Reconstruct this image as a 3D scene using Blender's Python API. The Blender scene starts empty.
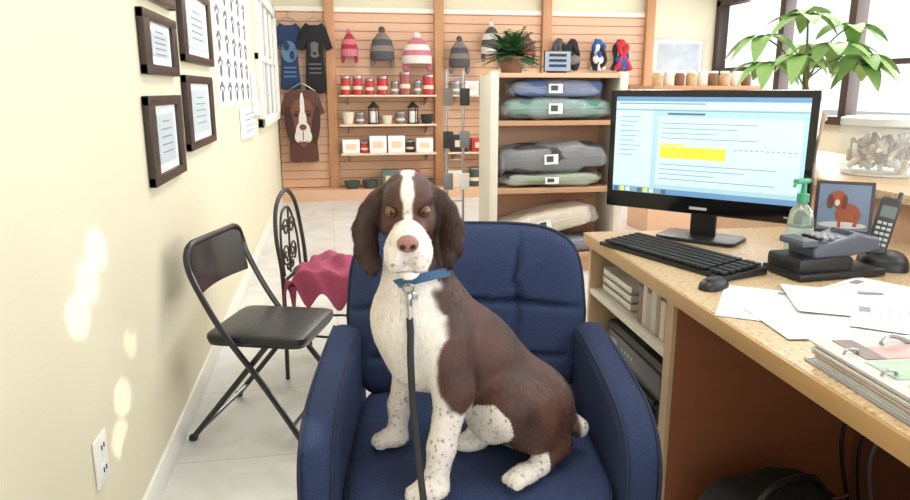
import bpy, bmesh, math, random
import numpy as np
from mathutils import Vector, Matrix, Euler
random.seed(7); np.random.seed(7)
sc=bpy.context.scene
sc.view_settings.view_transform='Standard'
sc.view_settings.look='None'
sc.view_settings.exposure=0.0
pi=math.pi

def lin(c):
    c=c/255.0
    return c/12.92 if c<=0.04045 else ((c+0.055)/1.055)**2.4
def C(r,g,b): return (lin(r),lin(g),lin(b),1)

# ------------------------------------------------------------ materials
MATS={}
def mat(name,col,rough=0.6,metal=0.0,var=0.08,vscale=8.0,bump=0.0,bscale=60.0,emit=0,trans=0,alpha=1,spec=0.5,stretch=None,coat=0):
    if name in MATS: return MATS[name]
    m=bpy.data.materials.new(name); m.use_nodes=True
    nt=m.node_tree; N=nt.nodes; L=nt.links
    b=N['Principled BSDF']
    b.inputs['Roughness'].default_value=rough
    b.inputs['Metallic'].default_value=metal
    b.inputs['Specular IOR Level'].default_value=spec
    b.inputs['Coat Weight'].default_value=coat
    tc=N.new('ShaderNodeTexCoord'); mp=N.new('ShaderNodeMapping')
    L.new(tc.outputs['Object'],mp.inputs['Vector'])
    if stretch: mp.inputs['Scale'].default_value=stretch
    nz=N.new('ShaderNodeTexNoise'); nz.inputs['Scale'].default_value=vscale; nz.inputs['Detail'].default_value=5
    L.new(mp.outputs[0],nz.inputs['Vector'])
    mx=N.new('ShaderNodeMix'); mx.data_type='RGBA'
    mx.inputs[6].default_value=tuple(c*(1-var) for c in col[:3])+(1,)
    mx.inputs[7].default_value=tuple(min(1,c*(1+var)) for c in col[:3])+(1,)
    L.new(nz.outputs['Fac'],mx.inputs[0]); L.new(mx.outputs[2],b.inputs['Base Color'])
    if bump:
        n2=N.new('ShaderNodeTexNoise'); n2.inputs['Scale'].default_value=bscale; n2.inputs['Detail'].default_value=4
        L.new(mp.outputs[0],n2.inputs['Vector'])
        bp=N.new('ShaderNodeBump'); bp.inputs['Strength'].default_value=bump; bp.inputs['Distance'].default_value=0.01
        L.new(n2.outputs['Fac'],bp.inputs['Height']); L.new(bp.outputs[0],b.inputs['Normal'])
    if emit:
        b.inputs['Emission Color'].default_value=col; b.inputs['Emission Strength'].default_value=emit
        L.new(mx.outputs[2],b.inputs['Emission Color'])
    if trans: b.inputs['Transmission Weight'].default_value=trans
    if alpha<1: b.inputs['Alpha'].default_value=alpha
    MATS[name]=m; return m

def attr_mat(name,rough=0.75,bump=0.25,bscale=180,stretch=(1,1,.25),spec=0.3):
    m=bpy.data.materials.new(name); m.use_nodes=True
    nt=m.node_tree; N=nt.nodes; L=nt.links; b=N['Principled BSDF']
    a=N.new('ShaderNodeAttribute'); a.attribute_name='Col'
    tc=N.new('ShaderNodeTexCoord'); mp=N.new('ShaderNodeMapping'); mp.inputs['Scale'].default_value=stretch
    L.new(tc.outputs['Object'],mp.inputs['Vector'])
    nz=N.new('ShaderNodeTexNoise'); nz.inputs['Scale'].default_value=bscale; nz.inputs['Detail'].default_value=3
    L.new(mp.outputs[0],nz.inputs['Vector'])
    mr=N.new('ShaderNodeMapRange'); mr.inputs[3].default_value=0.78; mr.inputs[4].default_value=1.15
    L.new(nz.outputs['Fac'],mr.inputs[0])
    mx=N.new('ShaderNodeVectorMath'); mx.operation='SCALE'
    L.new(a.outputs['Color'],mx.inputs[0]); L.new(mr.outputs[0],mx.inputs['Scale'])
    L.new(mx.outputs[0],b.inputs['Base Color'])
    bp=N.new('ShaderNodeBump'); bp.inputs['Strength'].default_value=bump; bp.inputs['Distance'].default_value=0.006
    L.new(nz.outputs['Fac'],bp.inputs['Height']); L.new(bp.outputs[0],b.inputs['Normal'])
    b.inputs['Roughness'].default_value=rough; b.inputs['Specular IOR Level'].default_value=spec
    return m

# ------------------------------------------------------------ mesh builder
def catmull(pts,n=6,closed=False):
    P=[Vector(p) for p in pts]; out=[]
    L=len(P); rng=range(L if closed else L-1)
    for i in rng:
        if closed: a,b,c,d=P[(i-1)%L],P[i],P[(i+1)%L],P[(i+2)%L]
        else: a,b,c,d=P[max(i-1,0)],P[i],P[i+1],P[min(i+2,L-1)]
        for k in range(n):
            t=k/n
            out.append(0.5*((2*b)+(c-a)*t+(2*a-5*b+4*c-d)*t*t+(3*b-a-3*c+d)*t*t*t))
    if not closed: out.append(P[-1])
    return out
class MB:
    def __init__(s): s.v=[];s.f=[];s.m=[];s.mats=[]
    def mi(s,m):
        if m not in s.mats: s.mats.append(m)
        return s.mats.index(m)
    def add(s,vs,fs,m,M=None):
        o=len(s.v); k=s.mi(m)
        for p in vs:
            p=Vector(p)
            if M is not None: p=M@p
            s.v.append(tuple(p))
        for f in fs: s.f.append(tuple(i+o for i in f)); s.m.append(k)
    def merge(s,t,M):
        o=len(s.v)
        for v in t.v: s.v.append(tuple(M@Vector(v)))
        for f,mm in zip(t.f,t.m): s.f.append(tuple(i+o for i in f)); s.m.append(s.mi(t.mats[mm]))
    def bm(s,b,m,M=None):
        b.verts.ensure_lookup_table()
        for i,v in enumerate(b.verts): v.index=i
        s.add([v.co.copy() for v in b.verts],[[v.index for v in f.verts] for f in b.faces],m,M); b.free()
    def box(s,c,size,m,rot=(0,0,0),bev=0,seg=2):
        b=bmesh.new(); bmesh.ops.create_cube(b,size=1)
        for v in b.verts: v.co=Vector((v.co.x*size[0],v.co.y*size[1],v.co.z*size[2]))
        if bev>0: bmesh.ops.bevel(b,geom=b.edges[:],offset=min(bev,min(size)*.49),segments=seg,profile=.6,affect='EDGES')
        s.bm(b,m,Matrix.Translation(c)@Euler(rot).to_matrix().to_4x4())
    def bb(s,x0,x1,y0,y1,z0,z1,m,bev=0):
        s.box(((x0+x1)/2,(y0+y1)/2,(z0+z1)/2),(x1-x0,y1-y0,z1-z0),m,bev=bev)
    def cyl(s,p0,p1,r0,m,r1=None,n=16):
        r1=r0 if r1 is None else r1
        s.tube([p0,p1],[r0,r1],m,n)
    def tube(s,pts,r,m,n=8,closed=False,flat=None):
        P=[Vector(p) for p in pts]; L=len(P)
        R=r if isinstance(r,(list,tuple)) else [r]*L
        if len(R)!=L: R=[R[int(round(i*(len(R)-1)/(L-1)))] for i in range(L)]
        vs=[];fs=[]; prev=None
        for i,p in enumerate(P):
            if closed: t=(P[(i+1)%L]-P[i-1])
            else: t=P[min(i+1,L-1)]-P[max(i-1,0)]
            if t.length<1e-9: t=Vector((0,0,1))
            t.normalize()
            if prev is None:
                a=Vector((0,0,1)) if abs(t.z)<.9 else Vector((0,1,0))
                u=t.cross(a).normalized()
            else:
                u=(prev-t*prev.dot(t)).normalized()
            prev=u; w=t.cross(u)
            for k in range(n):
                an=2*pi*k/n
                fw=1 if not flat else flat
                vs.append(p+(u*math.cos(an)+w*math.sin(an)*fw)*R[i])
        for i in range(L if closed else L-1):
            j=(i+1)%L
            for k in range(n):
                k2=(k+1)%n
                fs.append((i*n+k,i*n+k2,j*n+k2,j*n+k))
        if not closed:
            fs.append(tuple(range(n))[::-1]); fs.append(tuple((L-1)*n+k for k in range(n)))
        s.add(vs,fs,m)
    def lathe(s,prof,c,m,n=24,M=None,cap=True):
        vs=[];fs=[]
        for (r,z) in prof:
            for k in range(n):
                a=2*pi*k/n; vs.append((c[0]+r*math.cos(a),c[1]+r*math.sin(a),c[2]+z))
        for i in range(len(prof)-1):
            for k in range(n):
                k2=(k+1)%n; fs.append((i*n+k,i*n+k2,(i+1)*n+k2,(i+1)*n+k))
        if cap:
            fs.append(tuple(range(n))[::-1]); fs.append(tuple((len(prof)-1)*n+k for k in range(n)))
        s.add(vs,fs,m,M)
    def sq(s,c,size,m,e1=.5,e2=.5,rot=(0,0,0),nu=28,nv=16,noise=0,seed=0):
        rnd=random.Random(seed); ph=[rnd.uniform(0,6) for _ in range(6)]
        def sg(a,e): return math.copysign(abs(a)**e,a)
        vs=[];fs=[]
        for j in range(nv+1):
            v=-pi/2+pi*j/nv
            for i in range(nu):
                u=2*pi*i/nu
                x=sg(math.cos(v),e1)*sg(math.cos(u),e2);y=sg(math.cos(v),e1)*sg(math.sin(u),e2);z=sg(math.sin(v),e1)
                if noise:
                    d=1+noise*(math.sin(5*x+ph[0]+3*z)+math.sin(6*y+ph[1]+4*x)+math.sin(9*x+ph[2]-5*y))/3
                    z*=d; x*=1+(d-1)*.4; y*=1+(d-1)*.4
                vs.append((x*size[0],y*size[1],z*size[2]))
        for j in range(nv):
            for i in range(nu):
                i2=(i+1)%nu; fs.append((j*nu+i,j*nu+i2,(j+1)*nu+i2,(j+1)*nu+i))
        s.add(vs,fs,m,Matrix.Translation(c)@Euler(rot).to_matrix().to_4x4())
    def prism(s,poly,t,m,M=None,bev=0,seg=3):
        b=bmesh.new()
        lo=[b.verts.new((x,-t/2,z)) for x,z in poly]; hi=[b.verts.new((x,t/2,z)) for x,z in poly]
        n=len(poly)
        f1=b.faces.new(lo); f2=b.faces.new(hi[::-1])
        for i in range(n): b.faces.new((lo[i],hi[i],hi[(i+1)%n],lo[(i+1)%n]))
        bmesh.ops.recalc_face_normals(b,faces=b.faces)
        if bev:
            ed=[e for e in b.edges if (e.verts[0].co.y*e.verts[1].co.y>0)]
            bmesh.ops.bevel(b,geom=ed,offset=bev,segments=seg,profile=.5,affect='EDGES')
        s.bm(b,m,M)
    def grid(s,fn,nu,nv,m,two=False):
        vs=[fn(i/nu,j/nv) for j in range(nv+1) for i in range(nu+1)]
        fs=[(j*(nu+1)+i,j*(nu+1)+i+1,(j+1)*(nu+1)+i+1,(j+1)*(nu+1)+i) for j in range(nv) for i in range(nu)]
        s.add(vs,fs,m)
    def build(s,name,loc=(0,0,0),rz=0,parent=None,angle=35,fixn=True,rot=None):
        me=bpy.data.meshes.new(name); me.from_pydata(s.v,[],s.f)
        for m in s.mats: me.materials.append(m)
        me.polygons.foreach_set('material_index',s.m)
        if fixn:
            b=bmesh.new(); b.from_mesh(me); bmesh.ops.recalc_face_normals(b,faces=b.faces); b.to_mesh(me); b.free()
        me.polygons.foreach_set('use_smooth',[True]*len(me.polygons))
        me.set_sharp_from_angle(angle=math.radians(angle)); me.update()
        o=bpy.data.objects.new(name,me); sc.collection.objects.link(o)
        o.location=loc; o.rotation_euler=rot if rot else (0,0,rz)
        if parent: o.parent=parent
        return o
def rrect(w,h,r,n=5,cx=0,cz=0):
    out=[]
    for (sx,sz,a0) in ((1,1,0),(-1,1,90),(-1,-1,180),(1,-1,270)):
        for k in range(n+1):
            a=math.radians(a0+90*k/n)
            out.append((cx+sx*(w/2-r)+r*math.cos(a),cz+sz*(h/2-r)+r*math.sin(a)))
    return out

# ------------------------------------------------------------ room
M_wall=mat('wall_paint_cream',C(222,215,190),.8,var=.03,vscale=2,bump=.05,bscale=120)
M_white=mat('white_paint',C(234,232,224),.6,var=.02)
M_ceil=mat('ceiling_tile',C(236,236,232),.9,var=.03,vscale=40)
M_wood=mat('oak_post',C(184,134,94),.5,var=.18,vscale=5,stretch=(6,6,.6))
M_slat=mat('slatwall_laminate',C(214,172,142),.5,var=.06,vscale=3,stretch=(.5,1,6))
M_groove=mat('slat_groove',C(156,112,84),.7)
M_dark=mat('dark_bronze_frame',C(64,48,42),.5)
M_blk=mat('black_plastic',C(26,26,28),.4,var=.1)
M_metal=mat('brushed_metal',C(170,170,172),.3,metal=1,var=.05)
M_paper=mat('paper_white',C(232,232,232),.8,var=.02)
M_ink=mat('ink_grey',C(110,110,120),.8)
def floor_mat():
    m=bpy.data.materials.new('vinyl_tile_floor'); m.use_nodes=True
    nt=m.node_tree;N=nt.nodes;L=nt.links;b=N['Principled BSDF']
    tc=N.new('ShaderNodeTexCoord')
    br=N.new('ShaderNodeTexBrick'); br.offset=0; br.inputs['Scale'].default_value=1
    br.inputs['Brick Width'].default_value=.6; br.inputs['Row Height'].default_value=.6
    br.inputs['Mortar Size'].default_value=.003; br.inputs['Mortar Smooth'].default_value=.3
    br.inputs['Color1'].default_value=C(216,216,213);br.inputs['Color2'].default_value=C(208,208,205);br.inputs['Mortar'].default_value=C(182,180,174)
    L.new(tc.outputs['Object'],br.inputs['Vector'])
    nz=N.new('ShaderNodeTexNoise'); nz.inputs['Scale'].default_value=3.5;nz.inputs['Detail'].default_value=8;nz.inputs['Distortion'].default_value=1.2
    L.new(tc.outputs['Object'],nz.inputs['Vector'])
    cr=N.new('ShaderNodeValToRGB'); cr.color_ramp.elements[0].position=.35;cr.color_ramp.elements[0].color=(.84,.83,.81,1)
    cr.color_ramp.elements[1].position=.6;cr.color_ramp.elements[1].color=(1,1,1,1)
    L.new(nz.outputs['Fac'],cr.inputs[0])
    mx=N.new('ShaderNodeMix');mx.data_type='RGBA';mx.blend_type='MULTIPLY';mx.inputs[0].default_value=1
    L.new(br.outputs['Color'],mx.inputs[6]);L.new(cr.outputs[0],mx.inputs[7]);L.new(mx.outputs[2],b.inputs['Base Color'])
    b.inputs['Roughness'].default_value=.3
    return m
def speckle_mat(name,base,dark,light):
    m=bpy.data.materials.new(name); m.use_nodes=True
    nt=m.node_tree;N=nt.nodes;L=nt.links;b=N['Principled BSDF']
    tc=N.new('ShaderNodeTexCoord'); nz=N.new('ShaderNodeTexNoise'); nz.inputs['Scale'].default_value=95; nz.inputs['Detail'].default_value=2
    L.new(tc.outputs['Object'],nz.inputs['Vector'])
    cr=N.new('ShaderNodeValToRGB'); e=cr.color_ramp.elements
    e[0].position=.34; e[0].color=dark; e[1].position=.70; e[1].color=light
    q=e.new(.44); q.color=base; q=e.new(.60); q.color=base
    L.new(nz.outputs['Fac'],cr.inputs[0]); L.new(cr.outputs[0],b.inputs['Base Color']); b.inputs['Roughness'].default_value=.36
    return m
M_floor=floor_mat()
XL,XR,YB,YF,ZC=-.6,5.0,-2.0,8.75,2.9
b=MB(); b.bb(XL-.1,XR+.1,YB-.1,YF+.1,-.1,0,M_floor); b.build('floor')
b=MB(); b.bb(XL-.1,XR+.1,YB-.1,YF+.1,ZC,ZC+.1,M_ceil)
b.build('ceiling')
b=MB(); b.bb(XL-.1,XL,YB-.1,YF+.1,0,ZC,M_wall); b.build('wall_left')
b=MB(); b.bb(XL,XR,YF,YF+.1,0,ZC,M_wall); b.build('wall_back')
b=MB(); b.bb(XR,XR+.1,YB,YF,0,1.0,M_wall); b.bb(XR,XR+.1,YB,YF,2.4,ZC,M_wall)
b.bb(XR,XR+.1,YB,-.5,1.0,2.4,M_wall); b.build('wall_right')
b=MB(); 
for y in (8.70,7.35,6.25,5.1,3.9,2.7,1.5,.3,-.45): b.bb(XR-.04,XR+.09,y-.05,y+.05,1.0,2.4,M_dark,bev=.004)
b.bb(XR-.04,XR+.09,-.5,8.75,2.34,2.42,M_dark); b.bb(XR-.08,XR+.09,-.5,8.75,.96,1.04,M_dark)
b.bb(XR-.03,XR+.07,-.5,8.75,1.52,1.57,M_dark)
b.build('window_1')
b=MB(); b.bb(XL,XR,YB-.1,YB,0,.5,M_wall); b.bb(XL,XR,YB-.1,YB,2.5,ZC,M_wall); b.bb(XL,XL+.4,YB-.1,YB,.5,2.5,M_wall); b.build('wall_front')
b=MB()
for x in (-.2,1.1,2.4,3.7,4.95): b.bb(x-.04,x+.04,YB-.09,YB+.04,.5,2.5,M_dark)
b.bb(-.2,XR,YB-.09,YB+.04,.46,.54,M_dark); b.bb(-.2,XR,YB-.09,YB+.04,2.44,2.52,M_dark); b.build('window_2')
b=MB(); b.bb(XL,XL+.012,YB,YF-.03,0,.1,M_white,bev=.003); b.build('baseboard_left')
b=MB(); b.bb(4.1,XR-.01,YF-.013,YF,0,.1,M_white); b.build('baseboard_back')
b=MB(); b.bb(-30,40,-30,60,-.35,-.3,mat('asphalt',C(170,170,165),.9)); b.build('ground')
b=MB(); M_pane=mat('frosted_pane',C(176,184,188),.25)
y0,y1,z0,z1=6.25,8.45,.98,2.15
b.bb(XL,XL+.05,y0,y0+.12,z0,z1,M_white,bev=.004);b.bb(XL,XL+.05,y1-.12,y1,z0,z1,M_white,bev=.004)
b.bb(XL,XL+.05,y0,y1,z0,z0+.08,M_white,bev=.004);b.bb(XL,XL+.05,y0,y1,z1-.08,z1,M_white,bev=.004)
b.bb(XL,XL+.015,y0+.1,y1-.1,z0+.05,z1-.05,M_pane)
for i in range(1,4): b.bb(XL,XL+.035,y0+i*(y1-y0)/4-.02,y0+i*(y1-y0)/4+.02,z0,z1,M_white)
b.bb(XL,XL+.035,y0,y1,1.55,1.6,M_white)
b.build('window_3')

# slatwall
b=MB(); b.bb(XL+.01,4.05,YF-.03,YF,0,2.2,M_groove)
z=.14
while z<2.19:
    b.bb(XL+.01,4.05,YF-.045,YF-.03,z,min(z+.094,2.19),M_slat); z+=.102
b.bb(XL+.01,4.05,YF-.3,YF-.03,0,.13,M_slat)
b.bb(XL+.01,4.05,YF-.05,YF,2.19,2.24,M_white)
for x in (.04,1.33,2.67,4.02): b.bb(x-.055,x+.055,YF-.12,YF-.03,0,2.9,M_wood,bev=.004)
b.build('slatwall_display')
M_shelf=mat('shelf_laminate',C(222,198,170),.4,var=.04)
def shelf(name,x0,x1,z,d=.3,m=None):
    s=MB(); s.bb(x0,x1,YF-.05-d,YF-.05,z-.02,z,m or M_shelf,bev=.002)
    for x in (x0+.1,x1-.1): s.prism([(0,0),(d*.9,0),(0,-.1)],.012,M_metal,Matrix.Translation((x,YF-.05,z-.021))@Matrix.Rotation(-pi/2,4,'Z'))
    return s.build(name)
shelf('wall_shelf',.12,1.26,1.24); shelf('wall_shelf',.12,1.26,.90); shelf('wall_shelf',.12,1.26,.56)
shelf('wall_shelf',1.4,2.6,.56); shelf('wall_shelf',1.4,2.6,1.24); shelf('wall_shelf',2.75,3.95,1.2)
def cans(name,lst,z,y=YF-.22):
    s=MB(); z+=.0012
    for (x,r,h,m,kind) in lst:
        if kind=='can':
            s.lathe([(r*.9,0),(r,.005),(r,h*.86),(r*1.03,h*.87),(r*1.03,h*.96),(r*.9,h)],(x,y,z),m,16)
            s.lathe([(r*1.04,0),(r*1.04,.02),(r*.6,.03)],(x,y,z+h*.95),M_metal,16)
            s.lathe([(r*1.015,h*.3),(r*1.015,h*.5)],(x,y,z),M_shelf,16,cap=False)
        elif kind=='lantern':
            s.lathe([(r,0),(r,.015)],(x,y,z),m,12)
            for k in range(4):
                a=k*pi/2+.4; s.cyl((x+r*.85*math.cos(a),y+r*.85*math.sin(a),z+.01),(x+r*.85*math.cos(a),y+r*.85*math.sin(a),z+h*.7),.006,m,n=6)
            s.lathe([(r*.6,0),(r*.6,h*.5)],(x,y,z+.015),M_paper,12)
            s.lathe([(r*1.05,0),(r*.5,h*.15),(r*.2,h*.25),(.004,h*.3)],(x,y,z+h*.7),m,12)
        elif kind=='box':
            s.box((x,y,z+h/2),(r*2,r*1.6,h),m,bev=.004); s.box((x,y-r*.8-.002,z+h*.5),(r*1.2,.003,h*.4),M_shelf)
        elif kind=='bowl':
            s.lathe([(r*.7,0),(r,h),(r*.93,h),(r*.6,.01)],(x,y,z),m,20)
    return s.build(name)
Mr=mat('red_tin',C(178,46,52),.35); Mc=mat('cream_ceramic',C(216,206,190),.35); Mg=mat('green_ceramic',C(60,76,70),.4); Mbk=mat('black_iron',C(34,34,36),.5); Mgrey=mat('grey_tin',C(120,120,122),.35,metal=.3)
Mpt=mat('patterned_tin',C(150,80,76),.4,var=.6,vscale=40)
cans('canister_row',[(.2,.055,.2,Mr,'can'),(.34,.055,.2,Mr,'can'),(.48,.05,.17,Mr,'can'),(.63,.06,.2,Mr,'can'),(.78,.045,.14,Mgrey,'can'),(.90,.065,.25,Mpt,'can'),(1.05,.045,.15,Mgrey,'can'),(1.18,.065,.22,Mr,'can')],1.24)
cans('lantern_row',[(.22,.075,.14,Mc,'bowl'),(.36,.05,.12,Mgrey,'can'),(.52,.075,.27,Mbk,'lantern'),(.68,.07,.1,Mc,'bowl'),(.84,.055,.13,Mgrey,'can'),(.99,.075,.27,Mbk,'lantern'),(1.16,.08,.11,Mbk,'bowl')],.90)
cans('boxed_mug_row',[(.24,.1,.16,M_paper,'box'),(.4,.05,.12,Mr,'can'),(.56,.1,.2,M_paper,'box'),(.78,.1,.2,M_paper,'box'),(.95,.05,.13,Mbk,'can'),(1.12,.1,.17,M_paper,'box')],.56)
cans('pet_bowl_row',[(.24,.1,.09,Mg,'bowl'),(.46,.1,.1,Mg,'bowl'),(.7,.1,.22,mat('striped_box',C(90,110,100),.5,var=.5,vscale=30),'box'),(.96,.1,.2,Mr,'box'),(1.16,.09,.1,Mg,'bowl')],.131)
cans('boxed_toy_row',[(1.55,.1,.2,Mbk,'box'),(1.8,.1,.16,Mr,'box'),(2.05,.1,.2,Mg,'box'),(2.3,.1,.18,M_paper,'box')],.56)
cans('gift_tin_row',[(1.5,.07,.14,Mgrey,'can'),(1.7,.08,.16,M_paper,'box'),(1.95,.06,.2,Mg,'can'),(2.2,.08,.14,M_paper,'box'),(2.42,.06,.18,Mpt,'can')],1.24)
cans('treat_box_row',[(2.9,.08,.16,M_paper,'box'),(3.1,.06,.16,Mr,'can'),(3.32,.09,.13,Mc,'box'),(3.55,.06,.18,Mg,'can'),(3.78,.08,.15,Mpt,'box')],1.2)
cans('jar_row',[(1.5,.1,.2,Mc,'box'),(1.75,.07,.22,Mg,'can'),(2.0,.09,.22,M_paper,'box'),(2.3,.08,.2,Mr,'can'),(2.9,.1,.3,Mg,'box'),(3.3,.12,.3,M_paper,'box'),(3.7,.1,.2,Mbk,'box')],.131)

def disc(s,cx,cz,rx,rz,m,y,n=24,rot=0):
    vs=[]
    for k in range(n):
        a=2*pi*k/n; px,pz=rx*math.cos(a),rz*math.sin(a)
        vs.append((cx+px*math.cos(rot)-pz*math.sin(rot),y,cz+px*math.sin(rot)+pz*math.cos(rot)))
    vs2=[(v[0],y+.004,v[2]) for v in vs]
    s.add(vs+vs2,[tuple(range(n)),tuple(range(n,2*n))[::-1]]+[(k,(k+1)%n,n+(k+1)%n,n+k) for k in range(n)],m)
def shirt(name,x,ztop,w,h,m,deco=None,loc_y=YF-.1):
    s=MB()
    hw=w/2
    poly=[(-.09,0),(-.05,-.025),(.05,-.025),(.09,0),(hw,-.06),(hw+.07,-.28),(hw-.0,-.31),(hw-.05,-.2),(hw-.02,-h),(hw*.3,-h-.015),(0,-h),(-hw*.4,-h-.015),(-hw+.02,-h),(-hw+.05,-.2),(-hw,-.31),(-hw-.07,-.28),(-hw,-.06)]
    s.prism(poly,.035,m,bev=.008,seg=2)
    s.tube(catmull([(-.16,0,-.03),(-.07,0,.03),(0,0,.06),(.07,0,.03),(.16,0,-.03)],5),.006,M_metal,6)
    s.tube(catmull([(0,0,.06),(0,0,.1),(.02,.01,.13),(0,.045,.13)],5),.004,M_metal,6)
    if deco: deco(s)
    return s.build(name,(x,loc_y,ztop))
Mnav=mat('navy_cotton',C(40,60,96),.9,bump=.2); Mbt=mat('black_cotton',C(28,28,30),.9,bump=.2); Mbr=mat('brown_cotton',C(90,60,50),.9,bump=.2)
Mpr=mat('print_white',C(216,208,200),.8,var=.12,vscale=40); Mpb=mat('print_grey_blue',C(90,124,156),.8,var=.3,vscale=40); Mpg=mat('print_grey',C(96,96,98),.8,var=.4,vscale=40)
Mfb=mat('print_chestnut',C(118,72,54),.8,var=.3,vscale=22); Mdb=mat('print_dark_brown',C(62,38,32),.8,var=.3,vscale=26)
def d1(s):
    disc(s,0,-.32,.09,.12,Mpb,-.024); disc(s,-.03,-.26,.035,.05,Mnav,-.028); disc(s,.03,-.36,.03,.05,Mnav,-.028)
    for i in range(3): s.box((0,-.022,-.5-.05*i),(.14,.004,.015),Mpb)
def d2(s):
    disc(s,0,-.30,.07,.09,Mpg,-.024); disc(s,-.06,-.30,.02,.07,Mbt,-.028); disc(s,.06,-.30,.02,.07,Mbt,-.028); disc(s,0,-.34,.02,.016,Mbt,-.029)
    for i in range(3): s.box((0,-.022,-.46-.05*i),(.14,.004,.015),Mpg)
def d3(s):
    disc(s,0,-.36,.15,.26,Mfb,-.024)
    disc(s,-.15,-.42,.05,.22,Mdb,-.028,rot=.10); disc(s,.15,-.42,.05,.22,Mdb,-.028,rot=-.10)
    disc(s,0,-.22,.026,.18,Mpr,-.032); disc(s,0,-.36,.045,.12,Mpr,-.033); disc(s,0,-.50,.085,.13,Mpr,-.034)
    disc(s,-.05,-.55,.05,.07,Mpr,-.036); disc(s,.05,-.55,.05,.07,Mpr,-.036); disc(s,0,-.64,.04,.03,Mfb,-.037)
    disc(s,0,-.44,.042,.034,mat('print_nose',C(110,70,66),.8),-.041); disc(s,0,-.54,.004,.07,Mdb,-.041)
    disc(s,-.03,-.61,.03,.005,Mdb,-.041,rot=-.3); disc(s,.03,-.61,.03,.005,Mdb,-.041,rot=.3)
    for sx in (-1,1): disc(s,sx*.072,-.30,.024,.017,Mdb,-.037); disc(s,sx*.072,-.30,.011,.011,Mbt,-.041); disc(s,sx*.068,-.26,.03,.008,Mdb,-.036,rot=-sx*.3)
shirt('navy_t_shirt',-.43,2.05,.27,.74,Mnav,d1); shirt('black_t_shirt',-.14,2.05,.28,.78,Mbt,d2,YF-.16)
shirt('dog_face_t_shirt',-.31,1.31,.38,.84,Mbr,d3,YF-.2)
def hat(name,x,z,w,h,m1,m2,pom=True,flaps=True):
    s=MB()
    s.lathe([(w*.5,0),(w*.52,h*.12),(w*.5,h*.3)],(0,0,0),m2,20)
    s.lathe([(w*.5,h*.3),(w*.47,h*.5)],(0,0,0),m1,20)
    s.lathe([(w*.47,h*.5),(w*.38,h*.72)],(0,0,0),m2,20)
    s.lathe([(w*.38,h*.72),(w*.2,h*.92),(.01,h)],(0,0,0),m1,20)
    if pom: s.sq((0,0,h*1.06),(w*.14,w*.14,w*.14),m2,1,1,noise=.2,nu=14,nv=8)
    if flaps:
        for sx in (-1,1): s.sq((sx*w*.4,0,-h*.1),(w*.12,w*.08,h*.2),m1,1,1,nu=12,nv=8)
    s.tube([(0,0,h),(0,0,h*1.25),(0,.1,h*1.3)],.004,M_metal,6)
    return s.build(name,(x,YF-.2,z))
Mhr=mat('red_wool',C(166,50,60),.95,bump=.5,bscale=90);Mhw=mat('white_wool',C(212,206,200),.95,bump=.5,bscale=90)
Mhg=mat('grey_wool',C(120,112,106),.95,bump=.5,bscale=90);Mhp=mat('pink_wool',C(190,110,128),.95,bump=.5,bscale=90);Mhd=mat('charcoal_wool',C(78,74,76),.95,bump=.5,bscale=90)
hat('knit_hat',.26,1.68,.19,.26,Mhr,Mhp); hat('knit_hat',.64,1.64,.28,.32,Mhg,Mhd); hat('knit_hat',1.05,1.60,.35,.30,Mhp,Mhw)
hat('knit_hat',1.56,1.57,.25,.3,Mhg,Mhd); hat('knit_hat',1.95,1.72,.24,.32,Mhd,Mhw); hat('knit_hat',2.4,1.72,.2,.2,Mhd,Mhr)
def rope_toy(name,x,z,cols):
    s=MB(); rnd=random.Random(int(x*100))
    for k in range(9):
        m=cols[k%len(cols)]
        pts=[(rnd.uniform(-.02,.02),rnd.uniform(-.02,.02),0)]
        for i in range(1,5): pts.append((pts[-1][0]+rnd.uniform(-.07,.07),rnd.uniform(-.05,.03),-.09*i))
        s.tube(catmull(pts,5),[.02,.03,.026,.03],m,8)
    s.sq((0,-.02,-.05),(.06,.05,.05),cols[0],1,1,noise=.2,nu=14,nv=8)
    s.sq((0.02,-.02,-.24),(.08,.05,.06),cols[-1],1,1,noise=.2,nu=14,nv=8)
    s.tube([(0,0,0),(0,.1,.02)],.005,M_metal,6)
    return s.build(name,(x,YF-.18,z))
Mcb=mat('cobalt_rope',C(44,84,156),.9,bump=.5); Mck=mat('black_rope',C(38,36,40),.9,bump=.5); Mcr=mat('red_rope',C(186,48,60),.9,bump=.5); Mcw=mat('white_rope',C(212,210,204),.9,bump=.5)
rope_toy('rope_dog_toy',2.98,1.9,[Mck,Mhg]); rope_toy('rope_dog_toy',3.30,1.9,[Mcb,Mck,Mcw]); rope_toy('rope_dog_toy',3.60,1.9,[Mcr,Mck,Mcb]); rope_toy('rope_dog_toy',2.80,1.9,[Mhd,Mck])
def wall_picture(name,loc,w,h,fw,Mf,inner,rz=0,fx=None):
    s=MB(); fx=fx or fw
    s.bb(-w/2,w/2,-.025,0,h/2-fw,h/2,Mf,bev=.004); s.bb(-w/2,w/2,-.025,0,-h/2,-h/2+fw,Mf,bev=.004)
    s.bb(-w/2,-w/2+fx,-.0249,0,-h/2,h/2,Mf,bev=.004); s.bb(w/2-fx,w/2,-.0249,0,-h/2,h/2,Mf,bev=.004)
    s.bb(-w/2+.005,w/2-.005,-.012,0,-h/2+.005,h/2-.005,M_paper)
    inner(s,w,h,fw,fx)
    return s.build(name,loc,rz)
def in_pic(s,w,h,fw,fx):
    s.bb(-w/2+fw+.04,w/2-fw-.04,-.016,-.01,-h/2+fw+.04,h/2-fw-.04,mat('pale_print',C(176,182,188),.7,var=.4,vscale=5))
wall_picture('framed_picture',(4.47,YF-.001,1.7),.72,.5,.03,mat('pale_frame',C(206,194,176),.5),in_pic)
M_cert=mat('dark_walnut_frame',C(50,38,32),.35,var=.2,vscale=10)
M_cpap=mat('certificate_blue_grey',C(186,196,204),.7)
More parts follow.
